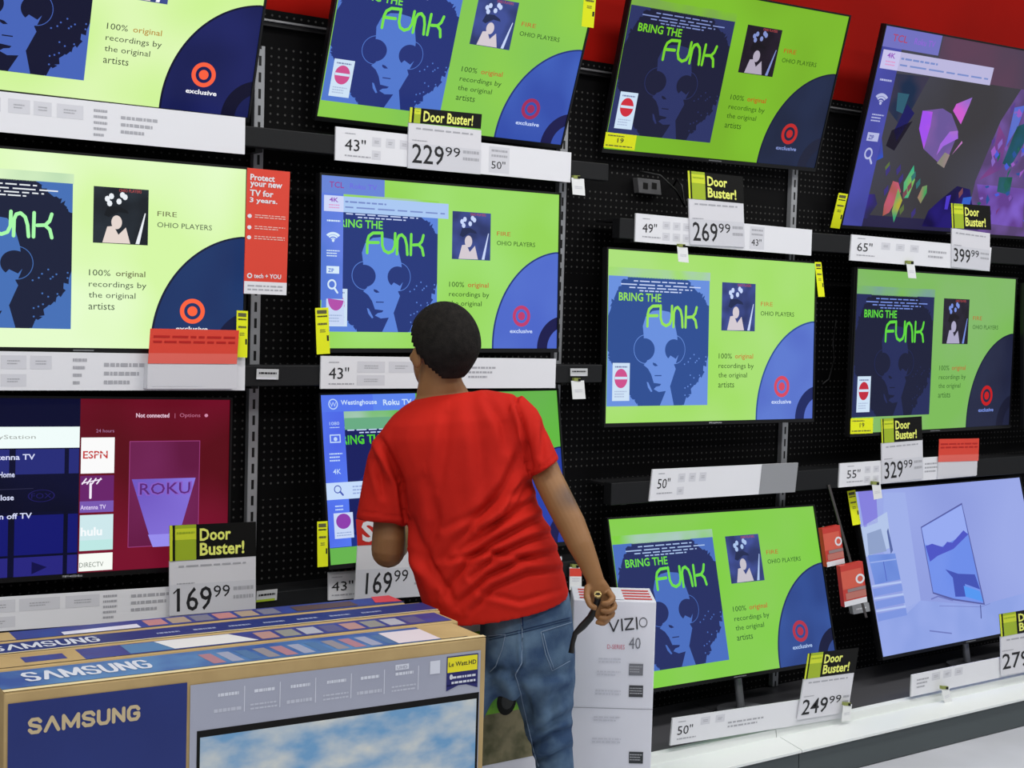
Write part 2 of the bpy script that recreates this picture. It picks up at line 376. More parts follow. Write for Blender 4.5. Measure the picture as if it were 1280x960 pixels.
def demo_tag(P, c):
    P.rect(.028, .128, .103, .348, emi((205, 225, 245)), 6); P.ell(.065, .258, .028, .056, emi(c['ball']), 7); P.rect(.038, .253, .092, .268, emi((205, 225, 245)), 8)
    P.dashes(.038, .315, .092, .335, 1, emi((120, 130, 170)), 7); P.dashes(.038, .145, .092, .19, 3, emi((170, 185, 215)), 7)
def menu(P, tab, side, bar, white, words, tint, side_to=.28, icons=True, banner=True):
    P.rect(0, .9, .243, 1, tab, 10); P.rect(0, side_to, .084, .9, side, 10)
    (t1, c1, a), (t2, c2, b) = words
    P.text(t1, a[0], .933, a[1], .968, emi(c1), 11, bold=.6); P.text(t2, b[0], .935, b[1], .966, emi(c2), 11, bold=.6)
    if banner:
        P.rect(.01, .795, .505, .887, bar, 12); P.rect(.01, .795, .084, .887, emi(tint), 13); P.text('4K', .03, .85, .064, .876, emi((150, 90, 190)), 14, bold=1)
        P.dashes(.028, .81, .068, .84, 2, emi((220, 150, 200)), 14); P.dashes(.09, .845, .25, .868, 1, emi((120, 140, 200)), 13); P.dashes(.09, .815, .49, .835, 1, emi((120, 140, 200)), 13)
    W = emi(white)
    if icons:
        P.dashes(.022, .73, .072, .752, 1, W, 11)
        for r in (.034, .023, .012): P.ell(.046, .625, r, r*1.5, W, 11+r, 14, 40, 140, ri=.72)
        P.ell(.046, .627, .005, .009, W, 12)
        P.dashes(.022, .53, .072, .575, 3, W, 11)
        P.rect(.022, .435, .07, .478, W, 11); P.text('ZIP', .028, .443, .05, .465, side, 12, bold=1)
        P.ell(.043, .372, .017, .03, W, 11, 20, ri=.66); P.stroke([(.053, .35), (.064, .325)], P.V.length*.012, W, 11)
def tv_screen(name, P):
    mb = P.mb
    c = PAL.get(name)
    if name in PAL: funk(P, c)
    if name in ('A1', 'C1', 'C2', 'D2'): demo_tag(P, c)
    if name == 'A2':
        demo_tag(P, c)
        menu(P, emi((104, 132, 214)), emi((84, 120, 212), (100, 128, 226), 8), emi((170, 200, 242)), (215, 235, 250), (('TCL', (150, 70, 150), (.03, .085)), ('Roku TV', (110, 110, 225), (.108, .213))), (206, 215, 248))
        P.rect(.022, .136, .09, .288, emi((200, 215, 245)), 13); P.ell(.058, .29, .030, .07, emi((178, 80, 170)), 14, 20, 180, 360); P.dashes(.032, .15, .082, .2, 3, emi((160, 180, 215)), 14)
    if name == 'A3':
        P.rect(.085, .79, .5, .86, emi((104, 170, 130)), 6); P.text('BRING THE', .05, .70, .24, .757, emi(c['neon']), 6)
        menu(P, emi((84, 118, 236)), emi((74, 96, 226), (84, 120, 240), 6), None, (190, 215, 250), (('Westinghouse', (200, 222, 250), (.075, .215)), ('Roku TV', (200, 222, 250), (.24, .355))), None, .10, False, False)
        P.rect(.2, .9, .372, 1, emi((92, 132, 238)), 10.5); P.text('Westinghouse', .075, .93, .215, .968, emi((200, 222, 250)), 12, bold=.6); P.text('Roku TV', .24, .93, .355, .965, emi((200, 222, 250)), 12, bold=.6)
        W = emi((190, 215, 250)); P.ell(.045, .945, .018, .032, W, 12, ri=.8); P.text('W', .033, .93, .057, .957, W, 12)
        P.text('1080', .027, .82, .064, .84, W, 12); P.dashes(.027, .80, .064, .812, 1, W, 12)
        P.rect(.025, .715, .066, .765, W, 12); P.rect(.029, .722, .062, .758, emi((84, 110, 232)), 13); P.ell(.046, .737, .007, .012, W, 14)
        P.dashes(.02, .60, .07, .66, 3, W, 12); P.text('4K', .03, .53, .06, .56, W, 12, bold=.5)
        P.rect(0, .38, .2, .48, emi((196, 218, 250)), 13); P.ell(.043, .44, .014, .024, emi((70, 90, 180)), 14, ri=.75); P.stroke([(.052, .425), (.062, .405)], .006, emi((70, 90, 180)), 14)
        P.dashes(.1, .40, .19, .46, 3, emi((150, 170, 220)), 14); P.dashes(.03, .31, .06, .35, 2, W, 12)
        P.rect(.022, .15, .095, .3, emi((200, 215, 245)), 13); P.ell(.058, .25, .028, .045, emi((140, 60, 170)), 14); P.dashes(.03, .16, .085, .19, 2, emi((150, 170, 215)), 14)
    if name == 'B3':
        P.rect(0, 0, 1, 1, emi((118, 14, 42), (88, 6, 20), 3), 0); P.rect(.0, 0, .517, 1, emi((2, 3, 26), (6, 8, 44), 4), 1)
        for v0, v1, cc in ((.573, .714, (36, 42, 118)), (.342, .36, (4, 6, 40)), (.12, .342, (16, 20, 108)), (0, .107, (38, 36, 124))):
            for u0, u1 in ((.17, .31), (.328, .472), (.485, .515)): P.rect(u0, v0, u1, v1, emi(cc), 2)
        P.rect(0, .72, .516, .84, emi((240, 252, 250)), 3)
        P.text('PlayStation', .24, .765, .385, .795, emi((160, 165, 160)), 4)
        for t, u0, u1, v in (('Antenna TV', .24, .384, .655), ('Home', .28, .326, .558), ('Close', .27, .325, .43), ('Turn off TV', .24, .378, .325)): P.text(t, u0, v, u1, v+.032, emi((215, 220, 250)), 4, bold=.8)
        P.stroke([(.2, .49), (.38, .493)], .002, emi((40, 40, 70)), 3); P.ell(.405, .45, .04, .035, emi((28, 24, 90)), 3, ri=.9); P.text('FOX', .375, .435, .435, .465, emi((28, 24, 90)), 4)
        P.poly([(.38, .01), (.38, .08), (.425, .045)], emi((14, 12, 70)), 3)
        P.rect(.521, .57, .624, .777, emi((250, 250, 250)), 3); P.text('ESPN', .527, .655, .603, .70, emi((196, 60, 60)), 4, bold=1); P.rect(.532, .68, .6, .685, emi((240, 240, 240)), 5)
        P.rect(.52, .41, .624, .557, emi((104, 34, 104)), 3); P.rect(.52, .345, .624, .41, emi((120, 88, 176)), 3); P.text('Antenna TV', .522, .362, .6, .388, emi((230, 215, 250)), 4, bold=.5)
        Wh = emi((245, 235, 250))
        P.stroke([(.552, .43), (.552, .51)], .007, Wh, 4)
        for k in range(4): P.stroke([(.526+k*.015, .51), (.538+k*.015, .54)], .004, Wh, 4)
        P.stroke([(.526, .515), (.585, .535)], .003, Wh, 4)
        P.rect(.521, .125, .624, .331, emi((206, 232, 236)), 3); P.rect(.521, .125, .624, .185, emi((190, 232, 228)), 4); P.text('hulu', .524, .21, .59, .26, emi((245, 250, 252)), 5, bold=1.5)
        P.rect(.52, .008, .624, .108, emi((248, 252, 246)), 3); P.text('DIRECTV', .522, .03, .596, .058, emi((120, 130, 120)), 4)
        P.text('24 hours', .566, .806, .622, .825, emi((170, 120, 160)), 3); P.text('Not connected', .69, .892, .797, .918, emi((235, 200, 220)), 3, bold=1)
        P.text('|  Options', .815, .888, .9, .918, emi((190, 110, 140)), 3); P.ell(.92, .905, .006, .01, emi((210, 140, 170)), 3)
        P.rect(.672, .132, .9, .752, emi((112, 34, 84), (96, 20, 62), 4), 2)
        for a, b in (((.672, .132), (.672, .752)), ((.672, .752), (.9, .752)), ((.9, .752), (.9, .132)), ((.9, .132), (.672, .132))): P.stroke([a, b], .0022, emi((150, 60, 120)), 3)
        P.poly([(.68, .53), (.888, .53), (.843, .235), (.83, .126), (.751, .126)], emi((104, 78, 184), (140, 122, 226), 2), 4)
        P.poly([(.735, .2), (.838, .2), (.83, .126), (.751, .126)], emi((150, 140, 236)), 5)
        P.text('ROKU', .70, .43, .876, .512, emi((136, 92, 196)), 6, bold=2); P.text('ROKU', .706, .437, .87, .505, emi((90, 40, 120)), 7, bold=.2)
    if name == 'D1':
        P.rect(0, 0, 1, 1, emi((66, 66, 78), (58, 56, 60), 1.6), 0)
        P.rect(.25, .8, 1, 1, emi((92, 62, 84), (74, 62, 82), 3), 1); P.rect(0, 0, 1, .06, emi((40, 36, 70)), 1)
        def g(pts, cc, c2=None, h=3): P.poly(pts, emi(cc, c2, 9), h)
        g([(.55, 0), (.55, .29), (.6, .62), (.66, .8), (1, .82), (1, 0)], (108, 80, 150), (84, 64, 110), 2)
        g([(.235, .618), (.236, .525), (.277, .425), (.388, .338), (.415, .533), (.365, .621), (.319, .643)], (104, 84, 150), (124, 90, 160))
        g([(.233, .618), (.236, .525), (.277, .425), (.283, .544), (.278, .619)], (196, 90, 214), (160, 80, 235), 4)
        g([(.367, .639), (.417, .575), (.436, .685), (.44, .72), (.375, .675)], (204, 92, 205), (130, 110, 200), 4)
        g([(.34, .40), (.36, .45), (.42, .50), (.41, .54), (.375, .53), (.345, .46)], (160, 100, 220), (176, 120, 180), 5)
        g([(.35, .36), (.388, .338), (.4, .41), (.375, .42)], (128, 132, 112), (150, 130, 130), 5)
        g([(.40, .39), (.408, .41), (.445, .48), (.44, .49)], (190, 120, 190), None, 5)
        g([(.25, .337), (.224, .242), (.236, .161), (.258, .165), (.27, .259)], (60, 176, 130), (130, 180, 80), 5)
        g([(.175, .245), (.16, .12), (.165, .06), (.19, .08), (.22, .194), (.2, .24)], (200, 86, 124), (160, 90, 70), 4)
        g([(.205, .21), (.2, .09), (.22, .03), (.235, .15)], (176, 170, 60), (60, 160, 110), 5)
        g([(.31, .23), (.30, .17), (.32, .14), (.336, .2), (.33, .24)], (70, 160, 90), (190, 90, 110), 5)
        g([(.47, .25), (.407, .17), (.363, .105), (.35, .02), (.62, .02), (.6, .117), (.56, .16), (.533, .238)], (22, 14, 66), (36, 26, 110), 4)
        g([(.43, .19), (.435, .12), (.45, .12), (.45, .2)], (76, 56, 200), None, 6); g([(.51, .19), (.51, .13), (.55, .15), (.55, .2)], (50, 96, 200), None, 6)
        g([(.035, .16), (.02, .05), (.10, .04), (.13, .12), (.11, .17)], (56, 36, 150), (40, 40, 60), 4)
        g([(.01, .55), (.03, .30), (.11, .36), (.08, .48)], (46, 80, 190), (70, 60, 130), 4)
        g([(.08, .78), (.085, .6), (.16, .52), (.23, .79)], (56, 52, 74), (20, 40, 70), 3)
        g([(.11, .69), (.12, .6), (.15, .59), (.16, .69)], (44, 90, 110), None, 4); g([(.16, .64), (.13, .5), (.15, .45), (.2, .6)], (24, 22, 90), None, 5)
        g([(.12, .5), (.11, .42), (.15, .40), (.2, .56)], (22, 16, 34), None, 5)
        g([(.685, .603), (.659, .395), (.702, .381), (.739, .517), (.73, .63)], (30, 84, 112), (24, 70, 66), 4)
        g([(.659, .32), (.725, .327), (.731, .227), (.666, .239)], (20, 84, 62), (40, 90, 110), 5)
        g([(.597, .596), (.603, .369), (.565, .291), (.66, .364), (.644, .535)], (126, 64, 130), (90, 60, 130), 3)
        g([(.65, .70), (.655, .487), (.69, .603), (.7, .72)], (66, 80, 220), (90, 110, 200), 4)
        g([(.56, .27), (.8, .27), (.84, .05), (.634, .06)], (124, 92, 196), (96, 60, 140), 4)
        g([(.74, .62), (.74, .44), (.8, .5), (.8, .66)], (130, 90, 170), (100, 100, 190), 4)
        rd = random.Random(11)
        for i in range(46):
            u, v = rd.uniform(.58, .86), rd.uniform(.06, .72); a = rd.uniform(.9, 1.9); L_ = rd.uniform(.02, .07); W_ = rd.uniform(.006, .016)
            cc = rd.choice(((120, 80, 170), (86, 60, 140), (150, 90, 190), (40, 80, 150), (30, 92, 84), (110, 56, 120), (70, 90, 210), (130, 100, 190)))
            du, dv = math.cos(a)*L_*.56, math.sin(a)*L_; g([(u, v), (u+W_, v+dv*.5), (u+du, v+dv), (u+du*.3-W_, v+dv*.55)], cc, None, 7+i*.05)
        for i in range(12):
            u, v = rd.uniform(.1, .5), rd.uniform(.05, .3); g([(u, v), (u+.012, v+.03), (u+.006, v+.06), (u-.008, v+.03)], rd.choice(((60, 50, 120), (50, 110, 110), (120, 70, 80), (90, 110, 60))), None, 7+i*.05)
        menu(P, emi((112, 112, 190)), emi((72, 76, 168), (64, 68, 150), 5), emi((186, 182, 220)), (180, 185, 225), (('TCL', (170, 70, 110), (.037, .1)), ('Roku TV', (140, 100, 210), (.13, .22))), (200, 195, 235), 0)
    if name == 'D3':
        P.rect(0, 0, 1, 1, emi((142, 156, 222), (154, 168, 230), 1.4), 0)
        def g(pts, cc, c2=None, h=3): P.poly(pts, emi(cc, c2, 6), h)
        g([(0, 0), (0, .2), (.26, .292), (.6, .2), (1, .24), (1, 0)], (150, 168, 232), (140, 160, 226), 1)
        g([(.16, .98), (.10, .62), (.17, .44), (.16, .22), (.26, .292), (.28, .97)], (158, 174, 232), None, 1)
        g([(.02, 1), (.12, 1), (.10, .80), (.02, .78)], (132, 128, 220), None, 2); g([(.0, .78), (.16, .86), (.15, .64), (0, .6)], (178, 196, 232), None, 2)
        g([(.03, .74), (.11, .76), (.12, .62), (.02, .61)], (142, 160, 200), None, 3); g([(.14, .74), (.15, .76), (.155, .62), (.14, .60)], (84, 100, 160), None, 3)
        g([(.015, .61), (.164, .60), (.168, .438), (.026, .43)], (104, 134, 214), (116, 146, 222), 4); P.rect(.02, .56, .163, .568, emi((150, 172, 232)), 5); P.rect(.09, .44, .094, .56, emi((80, 100, 190)), 5)
        for v in (.36, .285, .21): g([(.01, v), (.17, v+.008), (.17, v+.052), (.01, v+.045)], (124, 148, 222), None, 4); P.rect(.008, v+.056, .17, v+.068, emi((178, 196, 240)), 5)
        P.poly([(.333, .743), (.602, .868), (.628, .198), (.44, .262), (.334, .322)], emi((86, 92, 160)), 5)
        P.poly([(.337, .737), (.598, .856), (.62, .21), (.45, .27), (.338, .33)], emi((124, 152, 236), (108, 140, 232), 3), 6)
        g([(.337, .735), (.598, .855), (.602, .67), (.42, .6), (.34, .63)], (150, 170, 240), None, 7)
        g([(.34, .62), (.38, .63), (.44, .60), (.47, .63), (.5, .62), (.58, .69), (.604, .66), (.5, .58), (.40, .55), (.35, .52)], (76, 84, 196), None, 8)
        g([(.43, .46), (.5, .42), (.6, .40), (.615, .30), (.53, .35), (.52, .27), (.46, .28), (.465, .40)], (66, 82, 180), None, 8); g([(.52, .27), (.52, .34), (.61, .29), (.62, .22)], (84, 150, 240), None, 9)
        P.stroke([(.60, .2), (.59, .12)], .006, emi((70, 76, 140)), 7); P.stroke([(.44, .26), (.36, .30), (.32, .29)], .006, emi((110, 120, 190)), 7); P.stroke([(.36, .24), (.6, .19), (.66, .2)], .003, emi((120, 132, 200)), 4)
        P.stroke([(.28, .10), (.40, .06)], .006, emi((112, 124, 190)), 4)
    if name == 'E2':
        P.rect(0, 0, 1, 1, emi((34, 36, 80), (22, 24, 58), 4), 0); P.rect(0, .9, .24, 1, emi((50, 52, 104)), 1); P.rect(0, .1, .085, .9, emi((28, 30, 84)), 1)
        for i, v in enumerate((.86, .76, .66, .58, .49, .38)): P.dashes(.02, v-.03, .075, v, 2, emi((120, 120, 180)), 3, i)
        P.rect(.01, .795, .5, .88, emi((70, 72, 130)), 2); P.rect(.09, .1, .5, .78, emi((18, 20, 44)), 1)

TVS = {
'A1':(43,(2.6066,2.5494,0.3272,-0.0078,-0.0258,1.0069,0.9999,-0.1539)),
'A2':(43,(2.5713,1.8397,-0.0156,0.0038,0.0104,0.9895,1.0049,-0.1469)),
'A3':(43,(2.6080,1.1551,-0.1588,0.0032,0.0069,0.9985,1.0013,-0.1499)),
'B2':(43,(1.3565,1.8347,0.0000,-0.0045,-0.0484,1.0000,1.0040,-0.1523)),
'B1':(43,(1.4064,2.5268,0.2843,-0.0033,0.0006,1.0000,1.0000,-0.1500)),
'B3':(43,(1.3456,1.1702,-0.0478,-0.0241,-0.0007,1.0000,0.9307,-0.1134)),
'C1':(49,(3.8414,2.5991,0.2703,0.0132,-0.0230,1.0063,0.9941,-0.1502)),
'C2':(50,(3.8122,1.6134,-0.0321,-0.0078,0.0054,0.9906,1.0095,-0.1501)),
'C3':(50,(3.9080,0.6242,-0.2628,-0.0189,0.0182,1.0166,1.0116,-0.1664)),
'D1':(65,(5.3327,2.5041,0.2480,0.0113,-0.0211,0.9999,1.0181,-0.1605)),
'D2':(55,(5.1661,1.5679,-0.0003,-0.0022,0.0681,0.9915,0.9946,-0.1421)),
'D3':(55,(5.3347,0.6269,-0.2688,0.0007,0.0178,0.9948,1.0215,-0.1596)),
'E2':(50,(6.352,1.5563,-0.0610,0.0002,0.0,1.0013,1.06,-0.1500)),
}
TVL = {
'A1':'television with blue and green album advert, top row directly above the 229.99 price card',
'A2':'television with sidebar menu over the album advert, directly behind the man\'s head',
'A3':'television with bright blue sidebar menu mostly hidden behind the man in red',
'B2':'television with pale washed out album advert beside the red protection plan sign',
'B1':'television at the top left corner with pale advert and orange bullseye on navy disc',
'B3':'television showing a dark red home menu with channel tiles, above the front 169.99 card',
'C1':'television with dark album cover advert, top row, tilted above the 269.99 price card',
'C2':'television with pale blue album advert, middle row under the 269.99 price card',
'C3':'television with album advert in the bottom row behind the white carton',
'D1':'television showing purple abstract leaves against the red wall, at top right',
'D2':'television with dark album cover advert above the 329.99 price card',
'D3':'television showing a pale blue room with a screen in it, at bottom right',
'E2':'television with dark navy picture cut off by the right edge of the photo',
}
FRM = {}
def tv(name):
    dg, (s, z, t, rl, yw, sw, sh, yy) = TVS[name]
    w = dg*.0254*16/math.hypot(16, 9)*sw; h = dg*.0254*9/math.hypot(16, 9)*sh
    rt = V3((math.cos(yw), math.sin(yw), 0)); n0 = V3((math.sin(yw), -math.cos(yw), 0)); up = n0*math.sin(t)+V3((0, 0, math.cos(t)))
    r2 = rt*math.cos(rl)+up*math.sin(rl); u2 = -rt*math.sin(rl)+up*math.cos(rl); N = r2.cross(u2).normalized(); C = V3((s, yy, z))
    O = C-r2*w/2-u2*h/2; FRM[name] = (O, r2*w, u2*h, N)
    T = thing('television', TVL[name], 'television', C-N*.03-u2*h/2)
    b = .007; bb = .014                                   # thin bezel, thicker chin
    O2 = O-r2*b-u2*bb; W2 = w+2*b; H2 = h+b+bb
    m = MB(); m.slab(O2-N*.004, r2*W2, u2*H2, N, .022, BLACK)
    m.build('back_panel', T, .003)
    m = MB(); m.slab(O2+r2*w*.16+u2*h*.08-N*.0265, r2*W2*.68, u2*H2*.62, N, .03, BLACKM); m.build('electronics_housing', T, .008)
    m = MB()
    m.slab(O2+N*.003, r2*W2, u2*(bb-.0004), N, .0065, BLACK); m.slab(O2+u2*(H2-b+.0004)+N*.003, r2*W2, u2*(b-.0004), N, .0065, BLACK)
    m.slab(O2+u2*bb+N*.003, r2*(b-.0004), u2*h, N, .0065, BLACK); m.slab(O2+r2*(W2-b+.0004)+u2*bb+N*.003, r2*(b-.0004), u2*h, N, .0065, BLACK)
    m.build('bezel', T)
    P = Panel(O-N*.002, r2*w, u2*h); P.N = N; P.h = .00025; P.mb.slab(P.O-N*.0003, P.U, P.V, N, .0015, BLACK)
    tv_screen(name, P); sc = P.mb.build('screen', T)
    L = MB(); q = Panel(O2+r2*(W2*.47)+u2*(bb*.3)+N*.0032, r2*W2*.06, u2*bb*.42, L); q.N = N; q.rect(0, .2, 1, .8, mat((120, 122, 126), .4), .5); q.text({'B3': 'TCL', 'C2': 'Roku', 'C3': 'hp'}.get(name, 'TCL') if name in ('B3', 'C2') else 'III', 0, 0, 1, 1, mat((170, 172, 176), .4), 1) if name in ('B3', 'C2') else None
    L.build('badge', T)
    m = MB(); bk = C-u2*h*.11-N*.057
    if name in ('C3', 'D3'):
        base = V3((C.x+.05, -.24, .158)); m.disc(base, .115, .1582, .012, mat((112, 113, 118), .35)); m.build('stand_base', T)
        m = MB(); m.tube([base+V3((0, .03, .012)), base+V3((0, .06, .16)), V3((C.x+.05, bk.y+.02, C.z-.03))], .016, SILVER); m.build('stand_neck', T)
    else:
        y0 = bk.y; m.box((C.x-.12, y0+.012, C.z-.1), (C.x+.12, -.001, C.z+.06), BLACKM); m.build('wall_bracket', T)
for n in TVS: tv(n)

# ------------------------------------------------------------------ shelf-edge label strips and price cards
def strip(corners, label, size=None, Y=-.17, icons=(), right=(), grey=None, extra=None, t=.0064):
    P = Panel.pl(corners, Y); P.base(WHITE, t)
    if size:
        u0, v0, u1, v1 = size[1]; P.text(size[0], u0, v0, u1, v1, INK); P.dashes(u0, v0-.2, u1+.02, v0-.1, 1, GREYINK); P.dashes(u0, v1+.12, u0+(u1-u0)*.5, v1+.19, 1, GREYINK)
    for i, (u0, v0, u1, v1) in enumerate(icons): P.rect(u0, v0, u1, v1, ICON); P.dashes(u0+(u1-u0)*.25, v0+(v1-v0)*.3, u1-(u1-u0)*.25, v1-(v1-v0)*.3, 2, GREYINK, 2, i)
    for i, (u0, v0, u1, v1, r) in enumerate(right): P.dashes(u0, v0, u1, v1, r, GREYINK, 2, i+5)
    if grey: P.rect(grey, 0, 1, 1, mat((150, 152, 156), .25), 3)
    if extra: P.rect(*extra[1], ICON); a_, b_, c_, d_ = extra[1]; P.text(extra[0], a_+(c_-a_)*.12, b_+(d_-b_)*.15, c_-(c_-a_)*.2, b_+(d_-b_)*.45, INK, 2); P.dashes(a_+.01, b_+(d_-b_)*.55, c_-.01, d_-.05, 2, GREYINK, 2)
    o = P.mb.build('shelf_label_strip'); tag(o, label, 'shelf label', 'white shelf edge label strips')
    return P
G4 = lambda u, w, g, v=.52, n=3: [(u+i*(w+g), v, u+i*(w+g)+w, v+.28) for i in range(n)]
strip([(-130, 100), (309, 150), (306, 193), (-130, 153)], 'white label strip under the television at the top left corner', None, icons=[(.2, .5, .27, .85), (.29, .5, .35, .85), (.36, .5, .41, .85), (.425, .5, .5, .85)], right=((.53, .08, .57, .85, 5), (.61, .2, .72, .75, 3)))
strip([(-130, 437), (305, 443), (306, 488), (-130, 488)], 'white label strip behind the red card, middle row at far left', None, icons=[(.2, .55, .26, .9), (.27, .55, .34, .9), (.35, .55, .41, .9), (.27, .1, .34, .42)], right=((.47, .1, .51, .9, 4), (.56, .1, .68, .8, 3)))
strip([(-130, 755), (318, 726), (318, 765), (-130, 799)], 'white label strip carrying the front 169.99 card above the printed cartons', None, icons=[(.2, .55, .3, .92), (.31, .55, .42, .92), (.435, .55, .53, .92), (.2, .1, .3, .42)], right=((.54, .1, .58, .92, 5), (.62, .25, .74, .9, 3)))
strip([(420, 158), (715, 191), (713, 228), (419, 200)], 'white label strip marked 43 inches that carries the 229.99 card', ('43"', (.035, .32, .115, .68)), icons=G4(.14, .035, .02)+[(.14, .12, .175, .4)], extra=('50"', (.625, .08, .715, .92)))
strip([(401.5, 445), (695, 446), (694, 485), (400.6, 486)], 'white label strip marked 43 inches behind the man\'s neck', ('43"', (.03, .3, .108, .66)), icons=[(.14, .5, .25, .85), (.265, .5, .37, .85), (.14, .1, .25, .42)], right=((.6, .3, .72, .75, 3),))
strip([(410.6, 715.6), (702, 693), (702, 727), (410.6, 750.6)], 'white label strip marked 43 inches below the screen the man covers', ('43"', (.012, .32, .095, .66)))
strip([(795, 266.4), (1014.8, 287), (1014, 319.5), (794, 302)], 'white label strip marked 49 inches that carries the 269.99 card', ('49"', (.035, .35, .11, .68)), icons=G4(.14, .04, .015)+G4(.14, .04, .015, .12), extra=('43"', (.625, .08, .71, .92)))
strip([(816, 586.8), (994, 582.5), (993.6, 615), (811.6, 626.6)], 'white label strip marked 50 inches with a grey blank right end', ('50"', (.04, .38, .12, .7)), icons=G4(.17, .045, .025, .55)+[(.17, .15, .215, .4)], grey=.735)
strip([(841, 898), (1064, 862), (1056, 897), (838, 932)], 'white label strip marked 50 inches standing on the shelf base below the 249.99 card', ('50"', (.03, .35, .11, .68)), Y=-.49, icons=G4(.15, .05, .03, .6, 2), right=((.3, .3, .5, .6, 2),))
strip([(1065, 293), (1240, 309), (1237, 339), (1062.4, 325.4)], 'white label strip marked 65 inches that carries the 399.99 card', ('65"', (.04, .38, .14, .72)), icons=G4(.2, .06, .04), right=((.53, .3, .66, .7, 2),))
strip([(1050, 579.4), (1222, 570), (1220, 595), (1048.6, 609.4)], 'white label strip marked 55 inches that carries the 329.99 card', ('55"', (.05, .35, .14, .7)), icons=G4(.17, .04, .02)+G4(.17, .04, .02, .1), right=((.6, .3, .72, .8, 3),))
strip([(1140, 843.8), (1330, 801), (1330, 830), (1138.8, 871)], 'white label strip standing on the shelf base under the pale blue room screen', None, Y=-.49, icons=[(.12, .55, .17, .9), (.19, .55, .24, .9), (.26, .55, .31, .9)], right=((.03, .3, .1, .8, 3),))

def doorbuster(hd, bd, price, label, Y=-.176, two=True, pr=(.1, .12, .6, .5), grey=True, sub=True):
    """hd / bd: TL TR BR BL of the black header and of the white body"""
    T = thing('price_card', label, 'price card', at(*bd[3], Y), 'price cards on the shelf strips')
    B = Panel.pl(bd, Y); B.base(mat((222, 222, 228), .5), .0055)
    if grey: B.rect(0, 0, 1, .56, PALE)
    n, c = price; u0, v0, u1, v1 = pr
    if n[0] == '1': B.stroke([(u0+.012, v1-.02), (u0-.035, v1-(v1-v0)*.2)], .004, INK, 3)
    B.text(n, u0, v0, u1, v1, INK, 2, bold=.3); B.text(c, u1+.02, v0+(v1-v0)*.5, u1+.02+(u1-u0)*.48, v1, INK, 2)
    if sub: B.dashes(u1+.06+(u1-u0)*.48, v0+.12, min(.97, u1+.3+(u1-u0)*.48), v1, 2, GREYINK); B.dashes(.1, .85, .88, .93, 1, GREYINK); B.dashes(u0, v1+.05, u0+.2, v1+.1, 1, GREYINK)
    B.mb.build('card_body', T)
    H = Panel.pl(hd, Y-.001); H.base(CARD, .0012)
    w = .30 if two else .15
    H.rect(0, 0, w, 1, LIME2); H.rect(.0, .58, w, .9, LIME, 2); H.rect(.035, 0, .06, 1, CARD, 3); H.rect(0, 0, .03, 1, LIME, 3); H.dashes(.08, .72, w-.02, .84, 1, LIME2, 4)
    if two: H.text('Door', .34, .52, .70, .88, LIMETXT, 2, bold=1.2); H.text('Buster!', .34, .1, .86, .48, LIMETXT, 2, bold=1.2)
    else: H.text('Door Buster!', .19, .14, .88, .86, LIMETXT, 2, bold=1)
    H.mb.build('card_header', T)
doorbuster([(211.8, 657), (320, 654), (320, 695), (212, 701.6)], [(212, 701.6), (320, 695), (319.5, 761), (212, 770)], ('169', '99'), 'large 169.99 price card with black header in front of the dark red menu screen', pr=(.08, .06, .48, .50), Y=-.185)
doorbuster([(512.5, 134), (602, 144), (601, 161), (511, 153)], [(511, 153), (601, 161), (600.6, 218), (510, 210)], ('229', '99'), '229.99 price card with one line black header under the top centre television', two=False, pr=(.05, .12, .48, .55))
doorbuster([(859.4, 213.3), (930, 221), (930, 254.4), (861, 248)], [(861, 248), (930, 254.4), (931, 309), (863, 305.5)], ('269', '99'), '269.99 price card with black header between the two third column televisions', pr=(.05, .08, .5, .5))
doorbuster([(1188.6, 254), (1240, 262), (1239, 287.5), (1190, 285)], [(1190, 285), (1239, 287.5), (1237, 339), (1189.5, 333.5)], ('399', '99'), '399.99 price card with black header under the purple leaf picture', pr=(.05, .14, .48, .5))
doorbuster([(1101, 523.6), (1149.5, 523.6), (1153, 550), (1102, 554)], [(1102, 554), (1153, 550), (1154, 598), (1103, 604.5)], ('329', '99'), '329.99 price card with black header beside a small red card', pr=(.05, .1, .5, .52))
doorbuster([(1009.7, 817), (1076, 811.6), (1069, 840.6), (1005, 849)], [(1005, 849), (1069, 840.6), (1060, 890), (997, 900)], ('249', '99'), '249.99 price card leaning on the shelf base', Y=-.5, pr=(.05, .1, .55, .48), grey=False)
doorbuster([(1248.8, 767.8), (1316, 756), (1318, 784), (1251, 796)], [(1251, 796), (1318, 784), (1319, 832), (1252, 845)], ('279', '99'), '279.99 price card cut off by the right edge of the photo', Y=-.5, pr=(.02, .15, .5, .55), grey=False)
# sale card behind the man's elbow
T = thing('price_card', '169.99 sale card with red top band behind the man\'s left elbow', 'price card', at(445, 750, -.176), 'price cards on the shelf strips')
B = Panel.pl([(447, 682), (545, 677), (547, 744), (443, 751)], -.21); B.base(mat((226, 226, 230), .5), .004); B.rect(0, 0, 1, .56, PALE)
B.text('169', .12, .1, .43, .5, INK, 2, bold=.3); B.text('99', .45, .3, .62, .52, INK, 2); B.dashes(.7, .2, .95, .5, 3, GREYINK); B.mb.build('card_body', T)
H = Panel.pl([(445, 649), (545, 644), (545, 677), (447, 682)], -.211); H.base(REDP, .0012); H.text('SALE', .06, .12, .8, .92, WHITE, 2, bold=1.6); H.mb.build('card_header', T)
